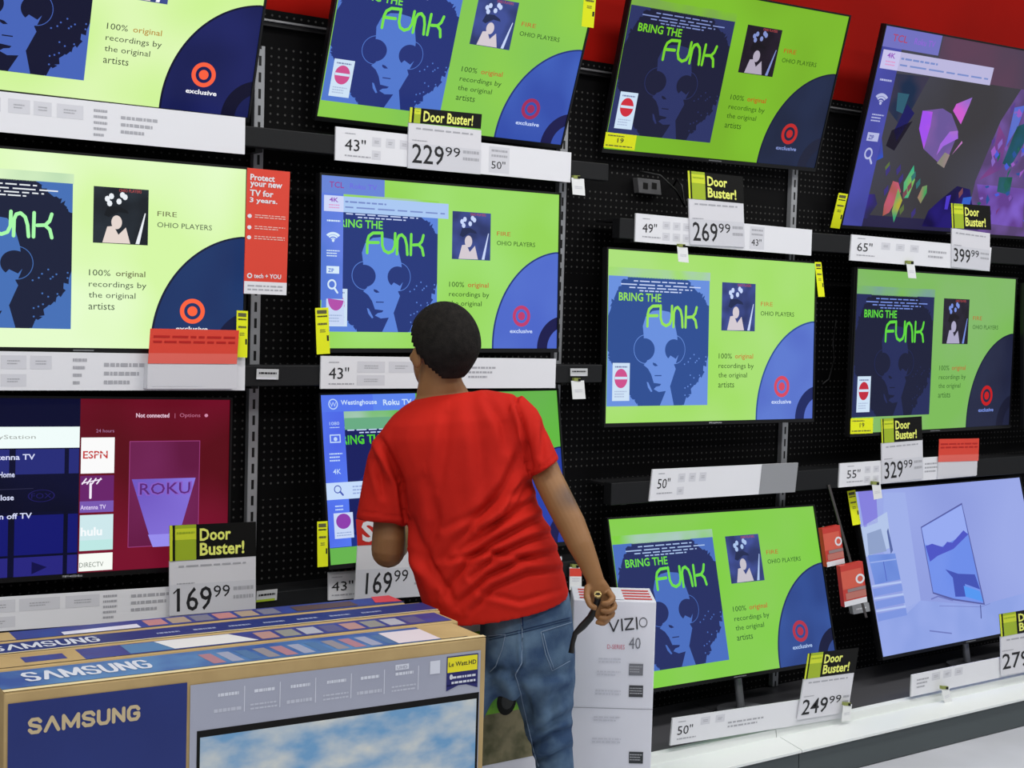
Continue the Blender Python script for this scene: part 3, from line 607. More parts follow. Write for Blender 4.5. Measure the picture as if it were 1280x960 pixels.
# red cards
def redcard(hd, bd, Y, label):
    T = thing('red_card', label, 'card', at(*bd[3], Y))
    B = Panel.pl(bd, Y); B.base(mat((214, 214, 220), .45), -.1702-Y if Y > -.19 else .029); B.dashes(.05, .05, .6, .2, 1, ICON); B.mb.build('card_body', T)
    H = Panel.pl(hd, Y-.001); H.base(REDP2, .0012); H.rect(0, 0, 1, .3, mat((232, 104, 92), .4)); H.dashes(.04, .55, .96, .85, 2, mat((186, 30, 26), .4)); H.mb.build('card_header', T)
redcard([(188, 410.6), (296, 410.6), (296, 455), (185, 454.4)], [(185, 454.4), (296, 455), (296, 486), (184, 486)], -.2, 'wide red card over the white strip at left, below the orange bullseye')
redcard([(1174, 548.8), (1224, 546.6), (1223, 576), (1173, 577.6)], [(1173, 577.6), (1223, 576), (1221, 594), (1172, 599)], -.176, 'small red card to the right of the 329.99 card')
# hanging plan sign
P = Panel.pl([(309.4, 209.7), (363, 211), (357.8, 369), (304.7, 366.9)], -.22); P.base(REDP2, .003)
for i, s in enumerate(('Protect', 'your new', 'TV for', '3 years.')): P.text(s, .07, .905-i*.062, (.64, .82, .62, .72)[i], .955-i*.062, WHITE, 2, bold=1.2)
for i, v in enumerate((.61, .52, .44)): P.ell(.08, v+.01, .05, .016, WHITE, 2, 12); P.dashes(.2, v-.005, .92, v+.03, 2, mat((240, 190, 180), .5), 2, i)
P.ell(.12, .145, .06, .021, WHITE, 2, 20, ri=.55); P.text('tech + YOU', .22, .128, .86, .165, WHITE, 2, bold=1); P.rect(0, 0, 1, .1, WHITE, 2); P.dashes(.08, .02, .9, .08, 2, GREYINK, 3)
P.mb.slab(P.p(.25, .9)-P.N*.0032, P.U*.06, P.V*.02, P.N, .18, BLACKM)
tag(P.mb.build('protection_plan_sign'), 'tall red sign reading Protect your new TV for 3 years hung beside the upright', 'sign')

# energy guides: yellow stickers hanging at the television corners
def energy(c, tvn, label, off=.012, horiz=False):
    O, U, Vv, N = FRM[tvn]
    P = Panel.pl(c, plane=(O+N*off, N)); P.base(YEL, .001)
    P.mb.slab(P.p(.3, .4)-P.N*.0011, P.U*.4, P.V*.2, P.N, off-.0045, BLACKM)
    if horiz: P.dashes(.05, .1, .9, .25, 1, DULL); P.text('19', .4, .4, .6, .7, INK, 2); P.dashes(.08, .75, .6, .9, 1, DULL)
    else:
        P.rect(.12, .87, .85, .95, DULL); P.dashes(.12, .78, .88, .85, 1, INK); P.dashes(.15, .6, .85, .7, 1, DULL); P.dashes(.3, .46, .7, .54, 2, DULL); P.rect(.8, .28, .95, .4, INK)
    tag(P.mb.build('energy_guide'), label, 'energy label', 'yellow energy guide stickers on the televisions')
energy([(296, 388), (310, 388.5), (309, 447), (295, 446.5)], 'B2', 'yellow energy sticker right of the wide red card')
energy([(394, 385), (411, 386), (412.5, 442), (396, 443)], 'A2', 'yellow energy sticker at lower left corner of the screen behind the man\'s head')
energy([(396.5, 652), (409, 652), (410, 708), (397, 709)], 'A3', 'yellow energy sticker left of the man\'s bent elbow')
energy([(731, -18), (746, -14), (742, 35), (727, 33)], 'A1', 'yellow energy sticker at the top edge of the photo against the red wall')
energy([(757.5, 165), (795, 169), (793, 188), (754.5, 184)], 'C1', 'yellow energy sticker at lower left of the screen above the 269.99 card', horiz=True)
energy([(1018.5, 327.5), (1027, 326.5), (1031, 371), (1023, 371)], 'C2', 'yellow energy sticker at upper right of the screen below the 269.99 card')
energy([(1048.5, 241), (1059.5, 242.5), (1049.5, 286), (1038, 284.5)], 'D1', 'yellow energy sticker on the left edge of the purple leaf screen')
energy([(1063.5, 523), (1091.5, 523.5), (1091, 541.5), (1063, 542.5)], 'D2', 'yellow energy sticker left of the 329.99 card', horiz=True)
energy([(1059, 614), (1070, 613), (1076, 655), (1066, 657)], 'D3', 'yellow energy sticker at upper left of the pale blue room screen')

# small white hang tags in clips
def hangtag(c, Y, label, red=False):
    T = thing('hang_tag', label, 'tag', at(*c[3], Y), 'small white tags clipped to the shelf edges')
    P = Panel.pl(c, Y); P.base(mat((238, 240, 240), .4), .001)
    P.dashes(.2, .35, .8, .55, 2, ICON)
    if red: P.rect(0, .6, 1, .95, REDP2)
    P.mb.build('paper', T)
    x = (c[0][0]+c[1][0])/2; y = (c[0][1]+c[1][1])/2
    Q = Panel.pl([(x-4, y-3.5), (x+4, y-3), (x+4, y+1), (x-4, y+.5)], Y-.0015); Q.base(mat((140, 150, 76), .4), .012); Q.rect(.6, 0, 1, .8, CARD, 1); Q.mb.build('clip', T)
hangtag([(714.5, 222), (728, 223), (731.5, 244.5), (716, 243)], -.175, 'white hang tag right of the 229.99 label strip')
hangtag([(846.5, 308), (859, 308.5), (861, 328.5), (848, 327)], -.182, 'white hang tag under the left part of the 269.99 strip')
hangtag([(1133, 329), (1143, 329.5), (1145.5, 348), (1135.5, 347.5)], -.182, 'white hang tag under the middle of the 399.99 strip')
hangtag([(714, 476), (729.5, 475.5), (732, 498.5), (716, 499)], -.175, 'white hang tag in the dark gap right of the man\'s shoulder')
hangtag([(712, 709), (726.5, 709), (727, 737.5), (712, 737.5)], -.175, 'white and red hang tag beside the man\'s right forearm', True)
hangtag([(1090, 606), (1100, 604.5), (1103, 622.5), (1092.5, 624.5)], -.182, 'white hang tag under the left end of the 329.99 strip')
hangtag([(1054, 882), (1065, 881), (1063, 900), (1052, 902)], -.52, 'white hang tag beside the 249.99 card on the shelf base')
hangtag([(1177, 862), (1186, 860), (1190, 877), (1181, 881)], -.52, 'white hang tag on the shelf base under the pale blue room screen')
for c, Y, l in (([(321, 461), (348.5, 462), (348, 474.5), (320.5, 474)], -.168, 'small silver shelf sticker below the red protection sign'), ([(713, 460.5), (735, 461), (734.5, 470), (713, 470)], -.168, 'small silver shelf sticker above the tag right of the man\'s shoulder'),
                ([(321, 739), (347, 738), (346, 750), (320, 753)], -.168, 'small silver and green shelf sticker right of the front 169.99 card')):
    P = Panel.pl(c, Y); P.base(mat((196, 198, 200), .35), .0012); P.dashes(.1, .4, .9, .8, 1, INK); P.rect(0, 0, .9, .2, LIME2 if '169' in l else ICON); tag(P.mb.build('shelf_sticker'), l, 'sticker')
# red carded packs on hooks between the two bottom right televisions
def pack(c, Y, label):
    T = thing('carded_pack', label, 'pack', at(*c[3], Y), 'red carded packs on hooks')
    P = Panel.pl(c, Y); P.base(mat((206, 60, 50), .4), .02); P.rect(0, .42, .9, .86, mat((222, 96, 76), .4)); P.ell(.8, .6, .2, .12, WHITE, 2, 20, ri=.6); P.rect(.2, .33, 1, .41, mat((150, 130, 130), .4), 2); P.rect(.1, .16, 1, .32, mat((196, 120, 108), .4), 2); P.rect(0, 0, 1, .13, WHITE, 2); P.mb.build('card', T)
    m = MB(); h = P.p(.5, .93); m.tube([h-P.N*.0205, h-P.N*.045+V3((0, 0, .006))], .003, SILVER); m.build('hook', T)
pack([(1027.5, 661), (1047.5, 660), (1056, 704), (1034, 709)], -.27, 'upper red and white carded pack between the bottom right screens')
pack([(1050, 708), (1073, 706), (1084, 752), (1056, 759)], -.30, 'lower red and white carded pack between the bottom right screens')
a_, b_ = at(1036, 606, -.168), at(1083, 772, -.245); m = MB(); m.slab(a_-V3((.006, 0, 0)), V3((.014, 0, 0)), b_-a_, V3((0, -1, 0)), .003, mat((70, 66, 66), .4))
tag(m.build('clip_strip'), 'thin dark hanging strip that carries the red carded packs', 'strip')
P = Panel.pl([(1065, 757), (1085, 753), (1088, 764), (1067, 768)], -.2); P.base(mat((160, 162, 166), .3), .02); P.dashes(.2, .3, .8, .7, 1, WHITE)
tag(P.mb.build('hook_label'), 'grey hook label under the lower red carded pack', 'label')
# sockets and cables behind the third column
T = thing('power_outlet', 'grey power outlet box on the black wall left of the 269.99 card', 'outlet', at(812, 243, -.01))
P = Panel.pl([(797, 222), (828, 224), (827, 244), (799, 241)], -.03); P.base(mat((88, 88, 90), .5), .0295); P.mb.build('cover_plate', T, .002)
m = MB()
for x in (807, 818):
    q = Panel.pl([(x-3, 228), (x+3, 228), (x+3, 237), (x-3, 236)], -.031); q.mb = m; q.base(CARD, .0008)
m.build('sockets', T)
m = MB(); m.tube([at(*q, y) for q, y in (((800, 214), -.05), ((825, 219), -.08), ((845, 238), -.09), ((856, 258), -.07), ((852, 232), -.06), ((846, 224), -.04), ((842, 232), -.005))], .004, BLACK, 8)
tag(m.build('power_cable'), 'black looping power cable beside the grey outlet', 'cable')
m = MB(); m.tube([at(*q, -.012) for q in ((1045, 400), (1041, 430), (1043, 450), (1036, 474), (1028, 480))], .0035, mat((40, 40, 42), .5), 8)
tag(m.build('power_cable'), 'thin dark cable trailing down the pegboard between the two right columns', 'cable')

# ------------------------------------------------------------------ cartons
LET = {'S': [(1, .8), (.78, 1), (.22, 1), (0, .8), (.1, .6), (.9, .4), (1, .2), (.78, 0), (.22, 0), (0, .2)], 'A': [(0, 0), (.5, 1), (1, 0)], 'M': [(0, 0), (0, 1), (.5, .12), (1, 1), (1, 0)],
       'U': [(0, 1), (0, .25), (.22, 0), (.78, 0), (1, .25), (1, 1)], 'N': [(0, 0), (0, 1), (1, 0), (1, 1)], 'G': [(1, .8), (.78, 1), (.22, 1), (0, .75), (0, .25), (.22, 0), (.8, 0), (1, .2), (1, .46), (.62, .46)]}
def brand(P, u0, v0, u1, v1, w, m, h=3):
    W_ = {'M': 1.2, 'A': 1.05}; tot = sum(W_.get(c, .85) for c in 'SAMSUNG')+6*.42; k = (u1-u0)/tot; u = u0
    for i, c in enumerate('SAMSUNG'):
        cw = W_.get(c, .85)*k; P.stroke([(u+x*cw, v0+y*(v1-v0)) for x, y in LET[c]], w, m, h); u += cw+.42*k
TAN = noisy('kraft_cardboard', (186, 160, 112), (174, 148, 102), 9, .8)
TANL = mat((220, 204, 160), .7); NAVY = noisy('navy_print', (38, 54, 122), (34, 48, 112), 3, .45); BLUE = noisy('blue_top_print', (52, 80, 150), (84, 128, 176), 7, .45)
PURP = noisy('violet_blue_print', (62, 62, 128), (52, 74, 150), 10, .45); GREYP = noisy('grey_print', (166, 170, 186), (154, 158, 176), 2, .4)
SKY = noisy('printed_sky_picture', (112, 160, 202), (214, 216, 210), 7, .4, 4, .38, .66, stretch=(1, 1, 1.8))
def carton(A, B, depth, z0, label, top):
    """A, B = front top edge ends; the carton runs back by depth and down to z0"""
    U = (B-A); U.z = 0; B = A+U; n = V3((-U.y, U.x, 0)).normalized()
    T = thing('television_carton', label, 'carton', ((A+B)/2+n*depth/2)*1.0-V3((0, 0, A.z-z0)), 'printed television cartons stacked upright')
    m = MB(); lo = V3((0, 0, A.z-z0))
    m.hexa([A-lo, B-lo, B, A, A-lo+n*depth, B-lo+n*depth, B+n*depth, A+n*depth], TAN); m.build('box', T, .004)
    P = Panel(A+V3((0, 0, .0008)), U, n*depth); P.N = V3((0, 0, 1)); top(P); P.mb.build('top_print', T)
    return T, A, U, n, lo
SW = mat((210, 214, 226), .5)
def topA(P):
    P.rect(.0, .12, .965, .93, BLUE); brand(P, .055, .36, .285, .74, .0095, SW)
    P.rect(.0, .0, 1, .1, TANL)
    rd = random.Random(4)
    for i in range(13):
        u = .40+i*.038; P.poly([(u, .2), (u+.026, .2), (u+.02, .72), (u-.006, .72)], mat(((166, 120, 132), (150, 156, 180), (76, 112, 156), (140, 134, 140))[i % 4], .5), 2)
    P.rect(.80, .15, .9, .8, mat((214, 206, 214), .5), 3); P.rect(.9, .12, .965, .93, TAN, 3)
def topB(P):
    P.rect(.02, .1, .99, .9, PURP); P.rect(.0, .1, .17, .9, TAN, 2); P.rect(.06, .3, .14, .7, PURP, 3)
    P.rect(.26, .15, .36, .85, mat((80, 128, 172), .4), 2); P.poly([(.35, .15), (.53, .15), (.49, .85), (.33, .85)], mat((226, 226, 226), .4), 3)
    for i in range(8): P.rect(.54+i*.05, .2, .58+i*.05, .75, mat(((176, 136, 130), (140, 140, 134), (170, 172, 184), (90, 90, 130))[i % 4], .5), 2)
def topC(P):
    P.rect(0, .08, 1, .9, NAVY); P.rect(0, .08, 1, .14, TANL, 2); brand(P, .005, .32, .215, .72, .0075, SW)
    for i in range(7): P.dashes(.34+i*.08, .35, .39+i*.08, .6, 1, mat((150, 160, 190), .5), 2, i)
def topD(P):
    P.rect(0, .08, 1, .92, PURP); P.rect(.0, .1, .07, .9, TAN, 2); P.poly([(.17, .1), (.34, .1), (.34, .5), (.17, .4)], mat((226, 226, 240), .3), 3)
    for i in range(6): P.rect(.36+i*.055, .2, .405+i*.055, .8, mat(((190, 130, 130), (170, 150, 130), (120, 120, 140))[i % 3], .5), 2)
    P.rect(.72, .2, .88, .75, mat((90, 70, 66), .5), 3); P.poly([(.93, .3), (1.0, .2), (1.0, 1.0), (.95, 1.0)], mat((214, 74, 84), .5), 3)
a = atz(5, 866, .92); b = atz(608, 796, .92)
T, A, U, n, lo = carton(a, b, .168, 0, 'front carton with navy brand panel, grey panel and sky picture', topA)
Pf = Panel(A-lo-n*.0015, U, V3((0, 0, .92))); Pf.N = -n
X = Pf.xy
def fp(pts, m, h=1): Pf.poly([X(*q) for q in pts], m, h)
u0, v1 = X(10, 880); u1 = X(234, 854)[0]; vb = X(238, 960)[1]-.5
Pf.rect(u0, .05, u1, v1, NAVY); 
q0 = X(33, 920); q1 = X(176, 882)
u2 = X(238, 857)[0]; u3 = X(601, 812)[0]; v2 = X(300, 849)[1]
Pf.rect(u2, .05, u3, v2, GREYP)
brand(Pf, X(37, 905)[0], X(37, 916)[1], X(173, 890)[0], X(37, 900)[1], .0074, mat((196, 178, 140), .5), 2)
pt = X(250, 914)[1]; pb = .1
Pf.rect(X(246, 914)[0], pb-.01, u3-.002, X(246, 914)[1], CARD, 2)
Pf.rect(X(250, 920)[0], pb, u3-.008, X(250, 922)[1], SKY, 3)
for i, x in enumerate((285, 330, 375, 420, 462, 505)):
    y = 866-(x-285)*.118; uu, vv = X(x, y); Pf.dashes(uu-.02, vv-.012, uu+.022, vv+.006, 1, SW, 2, i); Pf.rect(uu+.033, vv-.05, uu+.0345, vv+.012, SW, 2); Pf.dashes(uu-.028, vv-.05, uu+.028, vv-.03, 1 + i % 2, mat((188, 192, 206), .5), 2, i+9)
Pf.rect(X(494, 838)[0], X(494, 838)[1], X(511, 830)[0], X(511, 829)[1], SW, 3); Pf.text('UHD', X(496, 837)[0], X(496, 836.5)[1], X(509, 830)[0], X(509, 831)[1], GREYP, 4, bold=.5)
Pf.rect(X(537, 843)[0], X(537, 843)[1], X(550, 826)[0], X(550, 825)[1], SW, 3)
ua, va = X(558.5, 821); ub, vbm = X(597, 840); vc = X(558.5, 864)[1]
Pf.rect(ua, vc+.012, ub, va, mat((26, 28, 100), .4), 3); Pf.poly([(ua, vc), (ua+(ub-ua)*.5, vc+.016), (ub, vc), (ub, vc+.016), (ua, vc+.016)], mat((26, 28, 100), .4), 3)
Pf.rect(ua+.002, va-(va-vc)*.47, ub-.002, va-.003, mat((232, 222, 30), .4), 4); Pf.text('Le Watt.HD', ua+.005, va-(va-vc)*.3, ub-.005, va-(va-vc)*.17, INK, 5, bold=.6)
Pf.ell(ua+.011, va-(va-vc)*.6, .004, .007, SW, 5, 12); Pf.dashes(ua+.012, va-(va-vc)*.85, ub-.006, va-(va-vc)*.55, 2, SW, 5)
Pf.mb.build('front_print', T)
a2 = A+n*.176+U*.02; carton(a2, a2+U, .12, 0, 'second carton from the front with violet top print and white patch', topB)
a3 = A+n*.300+U*.04; carton(a3, a3+U*.995, .115, 0, 'third carton from the front with navy top and pale brand lettering', topC)
a4 = A+n*.420+U*.04; carton(a4, a4+U*.96, .10, 0, 'rear carton nearest the display wall with red tag on its top corner', topD)

# white narrow carton and the picture carton beside the man
VW = mat((226, 228, 238), .45)
T = thing('television_carton', 'white narrow carton with thin black brand lettering standing right of the man', 'carton', dep(768, 960, 4.25)*1.0-V3((0, 0, dep(768, 960, 4.25).z)))
L = dep(717, 752, 4.2); R = dep(820.5, 751, 4.2); R.z = L.z = .853; d = (R-L); n2 = V3((-d.y, d.x, 0)).normalized(); lo = V3((0, 0, .853))
m = MB(); m.hexa([L-lo, R-lo, R, L, L-lo+n2*.2, R-lo+n2*.2, R+n2*.2, L+n2*.2], VW); m.build('box', T, .003)
P = Panel(L-lo-n2*.001, d, V3((0, 0, .853))); P.N = -n2; X = P.xy
def R4(x0, y0, x1, y1): a_, b_ = X(x0, y1), X(x1, y0); return a_[0], a_[1], b_[0], b_[1]
VT = mat((44, 44, 50), .5)
def vs(pts): P.stroke([X(*q) for q in pts], .0045, VT, 2)
vs([(761, 776), (767, 789), (773, 775)]); vs([(777, 774), (778, 788)]); vs([(781, 774), (791, 773), (782, 787), (792, 786)]); vs([(795.5, 772), (796.5, 786)])
uu, vv = X(804, 778); P.ell(uu, vv, .050, .0175, VT, 2, 24, ri=.84)
P.text('D-SERIES', *R4(759, 806, 781, 811), mat((210, 120, 140), .5), 2); P.text('40', *R4(786, 797, 801, 811), mat((120, 122, 132), .5), 2)
for i, (y, mm) in enumerate(((830, (120, 122, 130)), (857, (60, 62, 66)), (940, (52, 56, 60)))): P.rect(*R4(786, y, 804, y+14), mat(mm, .4), 2); P.dashes(*R4(787, y+2, 803, y+11), 3, mat((170, 172, 178), .4), 3, i)
for i, y in enumerate((822, 838, 862, 895, 922)): P.dashes(*R4(748-i*2, y, 776, y+7), 2, mat((206, 208, 218), .5), 2, i)
uu, vv = X(717, 884); P.rect(0, vv-.001, 1, vv+.001, mat((150, 152, 160), .5), 2)
P.mb.build('front_print', T)
P = Panel(L+V3((0, 0, .0008)), d, n2*.2); P.N = V3((0, 0, 1)); [P.rect(.08, .1+i*.2, .96, .2+i*.2, mat((214, 84, 86), .5)) for i in range(4)]; P.rect(.5, .05, .62, .95, VW, 2); P.mb.build('top_print', T)
T = thing('television_carton', 'carton with green landscape picture seen between the man\'s legs', 'carton', (2.25, -.73, 0))
m = MB(); m.box((2.065, -.80, 0), (2.585, -.67, .846), VW); m.build('box', T, .003)
P = Panel((2.065, -.8012, 0), (.52, 0, 0), (0, 0, .846)); P.N = V3((0, -1, 0)); X = P.xy
vb = X(640, 950)[1]; P.rect(.02, vb, .985, .93, noisy('printed_mossy_rock_picture', (140, 132, 100), (88, 88, 58), 18, .5)); 
P.rect(.02, X(640, 888)[1], .985, .93, noisy('printed_meadow_picture', (142, 204, 52), (84, 150, 46), 12, .5), 2)
uu, vv = X(633, 876); P.ell(uu, vv, .067, .05, CARD, 3, 20); P.ell(uu+.006, vv, .042, .03, mat((24, 27, 24), .4), 4, 16)
P.poly([X(645, 845), X(660, 870), X(662, 890), X(640, 860)], mat((150, 150, 110), .5), 3)
P.mb.build('front_print', T)
P = Panel((2.065, -.80, .8468), (.52, 0, 0), (0, .13, 0)); P.N = V3((0, 0, 1)); P.rect(.6, .1, .99, .9, mat((210, 66, 50), .5)); P.rect(.68, .45, .97, .65, VW, 2); P.mb.build('top_print', T)

# ------------------------------------------------------------------ the man in red
def ringLR(l, r, Z, dh, bt=0.0, n=28, sq=2.3, Z2=None):
    """cross section of a body or garment: l, r = its left and right limits seen from behind; dh = half depth (m); bt = how far the near side droops"""
    A, B = dep(*l, Z), dep(*r, Z2 or Z); c = (A+B)/2; a = (B-A)/2
    t = a.cross(FW).normalized(); b = a.cross(t).normalized()            # b points along depth
    if b.dot(FW) > 0: b = -b                                            # towards the camera
    b = b*dh+V3((0, 0, -bt)); out = []
    for i in range(n):
        th = 2*math.pi*i/n; cx, sx = math.cos(th), math.sin(th)
        k = (abs(cx)**sq+abs(sx)**sq)**(-1/sq)
        out.append(c+a*(cx*k)+b*(sx*k))
    return out
def tubeZ(mb, pts, m, n=20, ratio=1.0):
    """limb: pts = (x, y, Z, half width in px, optional depth ratio), measured along the limb"""
    P = [dep(p[0], p[1], p[2]) for p in pts]; R = []
    a0 = None
    for i, p in enumerate(P):
        t = (P[min(i+1, len(P)-1)]-P[max(i-1, 0)]).normalized()
        a = t.cross(FW)
        if a.length < .25 and a0 is not None: a = a0-t*a0.dot(t)
        a.normalize()
        if a0 is not None and a.dot(a0) < 0: a = -a
        a0 = a; b = t.cross(a).normalized(); h = pts[i][3]*pts[i][2]/F; rt = pts[i][4] if len(pts[i]) > 4 else ratio
        R.append([p+a*h*math.cos(2*math.pi*j/n)+b*h*rt*math.sin(2*math.pi*j/n) for j in range(n)])
    # rounded ends
    def cap(ring, d, f):
        c = sum(ring, V3((0, 0, 0)))/len(ring); return [c+(q-c)*f+d for q in ring]
    d0 = (P[0]-P[1]).normalized()*pts[0][3]*pts[0][2]/F; d1 = (P[-1]-P[-2]).normalized()*pts[-1][3]*pts[-1][2]/F
    R = [cap(R[0], d0*.8, .5)]+[cap(R[0], d0*.45, .85)]+R+[cap(R[-1], d1*.45, .85), cap(R[-1], d1*.8, .5)]
    mb.rings(R, m)
def ellipsoid(mb, c, ax, m, nu=28, nv=18):
    X_, Y_, Z_ = ax; R = []
    for i in range(1, nv):
        f = math.pi*i/nv; R.append([c+Z_*math.cos(f)+X_*(math.sin(f)*math.cos(2*math.pi*j/nu))+Y_*(math.sin(f)*math.sin(2*math.pi*j/nu)) for j in range(nu)])
    mb.rings(R, m)
def fuse(mb, name, voxel, smooth=6, sf=.5):
    o = bpy.data.objects.new(name, mb.mesh(name)); COL.objects.link(o)
    r = o.modifiers.new('r', 'REMESH'); r.mode = 'VOXEL'; r.voxel_size = voxel; r.use_smooth_shade = True
    s = o.modifiers.new('s', 'SMOOTH'); s.iterations = smooth; s.factor = sf
    dg = bpy.context.evaluated_depsgraph_get(); me = bpy.data.meshes.new_from_object(o.evaluated_get(dg)); bpy.data.objects.remove(o)
    me.materials.clear(); me.materials.append(mb.mats[0]); me.name = name
    for p in me.polygons: p.use_smooth = True
    return me
def seg_d(x, y, pts):
    best = 1e9; sgn = 1; tt = 0
    L = len(pts)-1
    for i in range(L):
        (x0, y0), (x1, y1) = pts[i], pts[i+1]; dx, dy = x1-x0, y1-y0; q = dx*dx+dy*dy
        t = max(0, min(1, ((x-x0)*dx+(y-y0)*dy)/q)); ex, ey = x-x0-dx*t, y-y0-dy*t; d = math.hypot(ex, ey)
        if d < best: best = d; sgn = 1 if dx*ey-dy*ex > 0 else -1; tt = (i+t)/L
    return best, sgn, tt
def crease(me, folds, side=-1):
    """sculpt cloth folds: each fold = (centre line, width px, height m); a groove with a soft roll beside it"""
    boxes = [(min(p[0] for p in f[0])-4*f[1], max(p[0] for p in f[0])+4*f[1], min(p[1] for p in f[0])-4*f[1], max(p[1] for p in f[0])+4*f[1]) for f in folds]
    nr = [v.normal.copy() for v in me.vertices]
    for v, n in zip(me.vertices, nr):
        if n.dot(FW) > .25: continue
        x, y = proj(v.co); d = 0
        for f, bx in zip(folds, boxes):
            if not (bx[0] < x < bx[1] and bx[2] < y < bx[3]): continue
            q, s, t = seg_d(x, y, f[0]); q = q*s; w = f[1]; env = math.sin(math.pi*min(1, max(0, .08+.84*t)))**.7
            d += 2.1*f[2]*env*(-math.exp(-(q/w)**2)+.75*math.exp(-((q-1.9*w)/(1.3*w))**2))
        if d: v.co += n*d*min(1, max(0, (.25-n.dot(FW))*1.6))

SKIN = bpy.data.materials.new('brown_skin'); SKIN.use_nodes = True
_b = SKIN.node_tree.nodes['Principled BSDF']; _b.inputs['Roughness'].default_value = .5; _b.inputs['Specular IOR Level'].default_value = .35
_b.inputs['Subsurface Weight'].default_value = .03; _b.inputs['Subsurface Radius'].default_value = (.02, .008, .004); _b.inputs['Subsurface Scale'].default_value = .3
_nt = SKIN.node_tree; _tc = _nt.nodes.new('ShaderNodeTexCoord'); _no = _nt.nodes.new('ShaderNodeTexNoise'); _no.inputs['Scale'].default_value = 14
_mx = _nt.nodes.new('ShaderNodeMix'); _mx.data_type = 'RGBA'; _mx.inputs[6].default_value = lin((150, 108, 68)); _mx.inputs[7].default_value = lin((132, 93, 57))
_nt.links.new(_tc.outputs['Object'], _no.inputs['Vector']); _nt.links.new(_no.outputs['Fac'], _mx.inputs[0])
_e = dep(712, 622, 3.82)                                    # dark rough patch of skin at the elbow
_vd = _nt.nodes.new('ShaderNodeVectorMath'); _vd.operation = 'DISTANCE'; _vd.inputs[1].default_value = _e
_nt.links.new(_tc.outputs['Object'], _vd.inputs[0])
_mr = _nt.nodes.new('ShaderNodeMapRange'); _mr.inputs[1].default_value = .015; _mr.inputs[2].default_value = .05; _mr.inputs[3].default_value = .75; _mr.inputs[4].default_value = 0
_nt.links.new(_vd.outputs['Value'], _mr.inputs[0])
_m2 = _nt.nodes.new('ShaderNodeMix'); _m2.data_type = 'RGBA'; _m2.inputs[7].default_value = lin((84, 66, 58))
_nt.links.new(_mr.outputs[0], _m2.inputs[0]); _nt.links.new(_mx.outputs[2], _m2.inputs[6]); _nt.links.new(_m2.outputs[2], _b.inputs['Base Color'])
HAIR = noisy('cropped_black_hair', (20, 18, 17), (34, 31, 29), 60, .85, 4, .3, .7, bump=.9, bscale=260, spec=.15)
SHIRT = noisy('red_cotton', (194, 34, 22), (178, 28, 19), 5, .8, bump=.12, bscale=300, spec=.15)
DENIM = noisy('faded_blue_denim', (52, 74, 106), (98, 124, 150), 9, .85, 5, .38, .66, bump=.4, bscale=420, spec=.12)

HZ = 3.92
man = thing('person', 'man in red t-shirt and blue jeans seen from behind, leaning left with right arm hanging', 'person', atz(640, 1160, 0)*0+V3((dep(650, 900, 3.98).x, dep(650, 900, 3.98).y, 0)))
sk = MB()
# head: cranium, face, jaw; he looks at the screens, turned a little to the left
Hc = dep(554.5, 437, 3.92); Fh = (V3((FW.x, FW.y, 0)).normalized()*math.cos(.55)-RT*math.sin(.55)+V3((0, 0, .10))).normalized()
Uh = (UP+RT*(-.07)); Uh = (Uh-Fh*Uh.dot(Fh)).normalized(); Rh = Fh.cross(Uh).normalized()
h = lambda r, f, u: Hc+Rh*r+Fh*f+Uh*u
ellipsoid(sk, h(0, 0, .018), (Rh*.074, Fh*.092, Uh*.096), SKIN)
ellipsoid(sk, h(0, .055, -.045), (Rh*.06, Fh*.052, Uh*.085), SKIN)
ellipsoid(sk, h(0, .03, -.075), (Rh*.056, Fh*.06, Uh*.05), SKIN)
ellipsoid(sk, h(0, .085, -.108), (Rh*.024, Fh*.02, Uh*.018), SKIN)         # chin
ellipsoid(sk, h(0, .112, -.035), (Rh*.013, Fh*.02, Uh*.026), SKIN)         # nose
ellipsoid(sk, h(0, .118, -.050), (Rh*.019, Fh*.014, Uh*.011), SKIN)
ellipsoid(sk, h(0, .098, .012), (Rh*.045, Fh*.012, Uh*.011), SKIN)         # brow
ellipsoid(sk, h(0, .103, -.076), (Rh*.024, Fh*.010, Uh*.008), SKIN)        # lips
for s in (-1, 1):                                                          # ears
    ellipsoid(sk, h(s*.082, .002, -.018), (Rh*.011+Fh*(-.006), Fh*.017, Uh*.031), SKIN)
    ellipsoid(sk, h(s*.042, .082, -.03), (Rh*.02, Fh*.016, Uh*.018), SKIN)
# neck into the upper back
sk.rings([ringLR((526, 452), (572, 452), 3.93, .058, 0, 20, 2), ringLR((523, 478), (578, 476), 3.94, .058, 0, 20, 2), ringLR((520, 496), (586, 490), 3.95, .062, 0, 20, 2), ringLR((505, 520), (620, 510), 3.95, .08, 0, 20, 2),
          ringLR((492, 560), (652, 560), 3.95, .09), ringLR((512, 640), (664, 640), 3.95, .09), ringLR((528, 720), (690, 712), 3.95, .10), ringLR((606, 776), (706, 766), 3.96, .10), ringLR((612, 830), (706, 826), 3.98, .10)], SKIN)
# arms
tubeZ(sk, [(652, 528, 3.93, 20), (672, 566, 3.9, 18.5), (686, 600, 3.87, 18.5), (701, 630, 3.84, 18.5), (714, 655, 3.82, 18), (726, 682, 3.80, 16), (736, 704, 3.79, 13), (743, 722, 3.78, 11.2, .8), (747, 738, 3.78, 12.5, .7)], SKIN, 20)
tubeZ(sk, [(500, 550, 3.94, 20), (490, 590, 3.95, 19), (487, 640, 3.955, 19), (486, 672, 3.95, 21), (485, 688, 3.955, 21)], SKIN, 20)
tubeZ(sk, [(485, 689, 3.955, 21), (489, 685, 4.02, 19), (496, 680, 4.10, 17), (506, 672, 4.18, 13), (512, 668, 4.24, 11)], SKIN, 18)
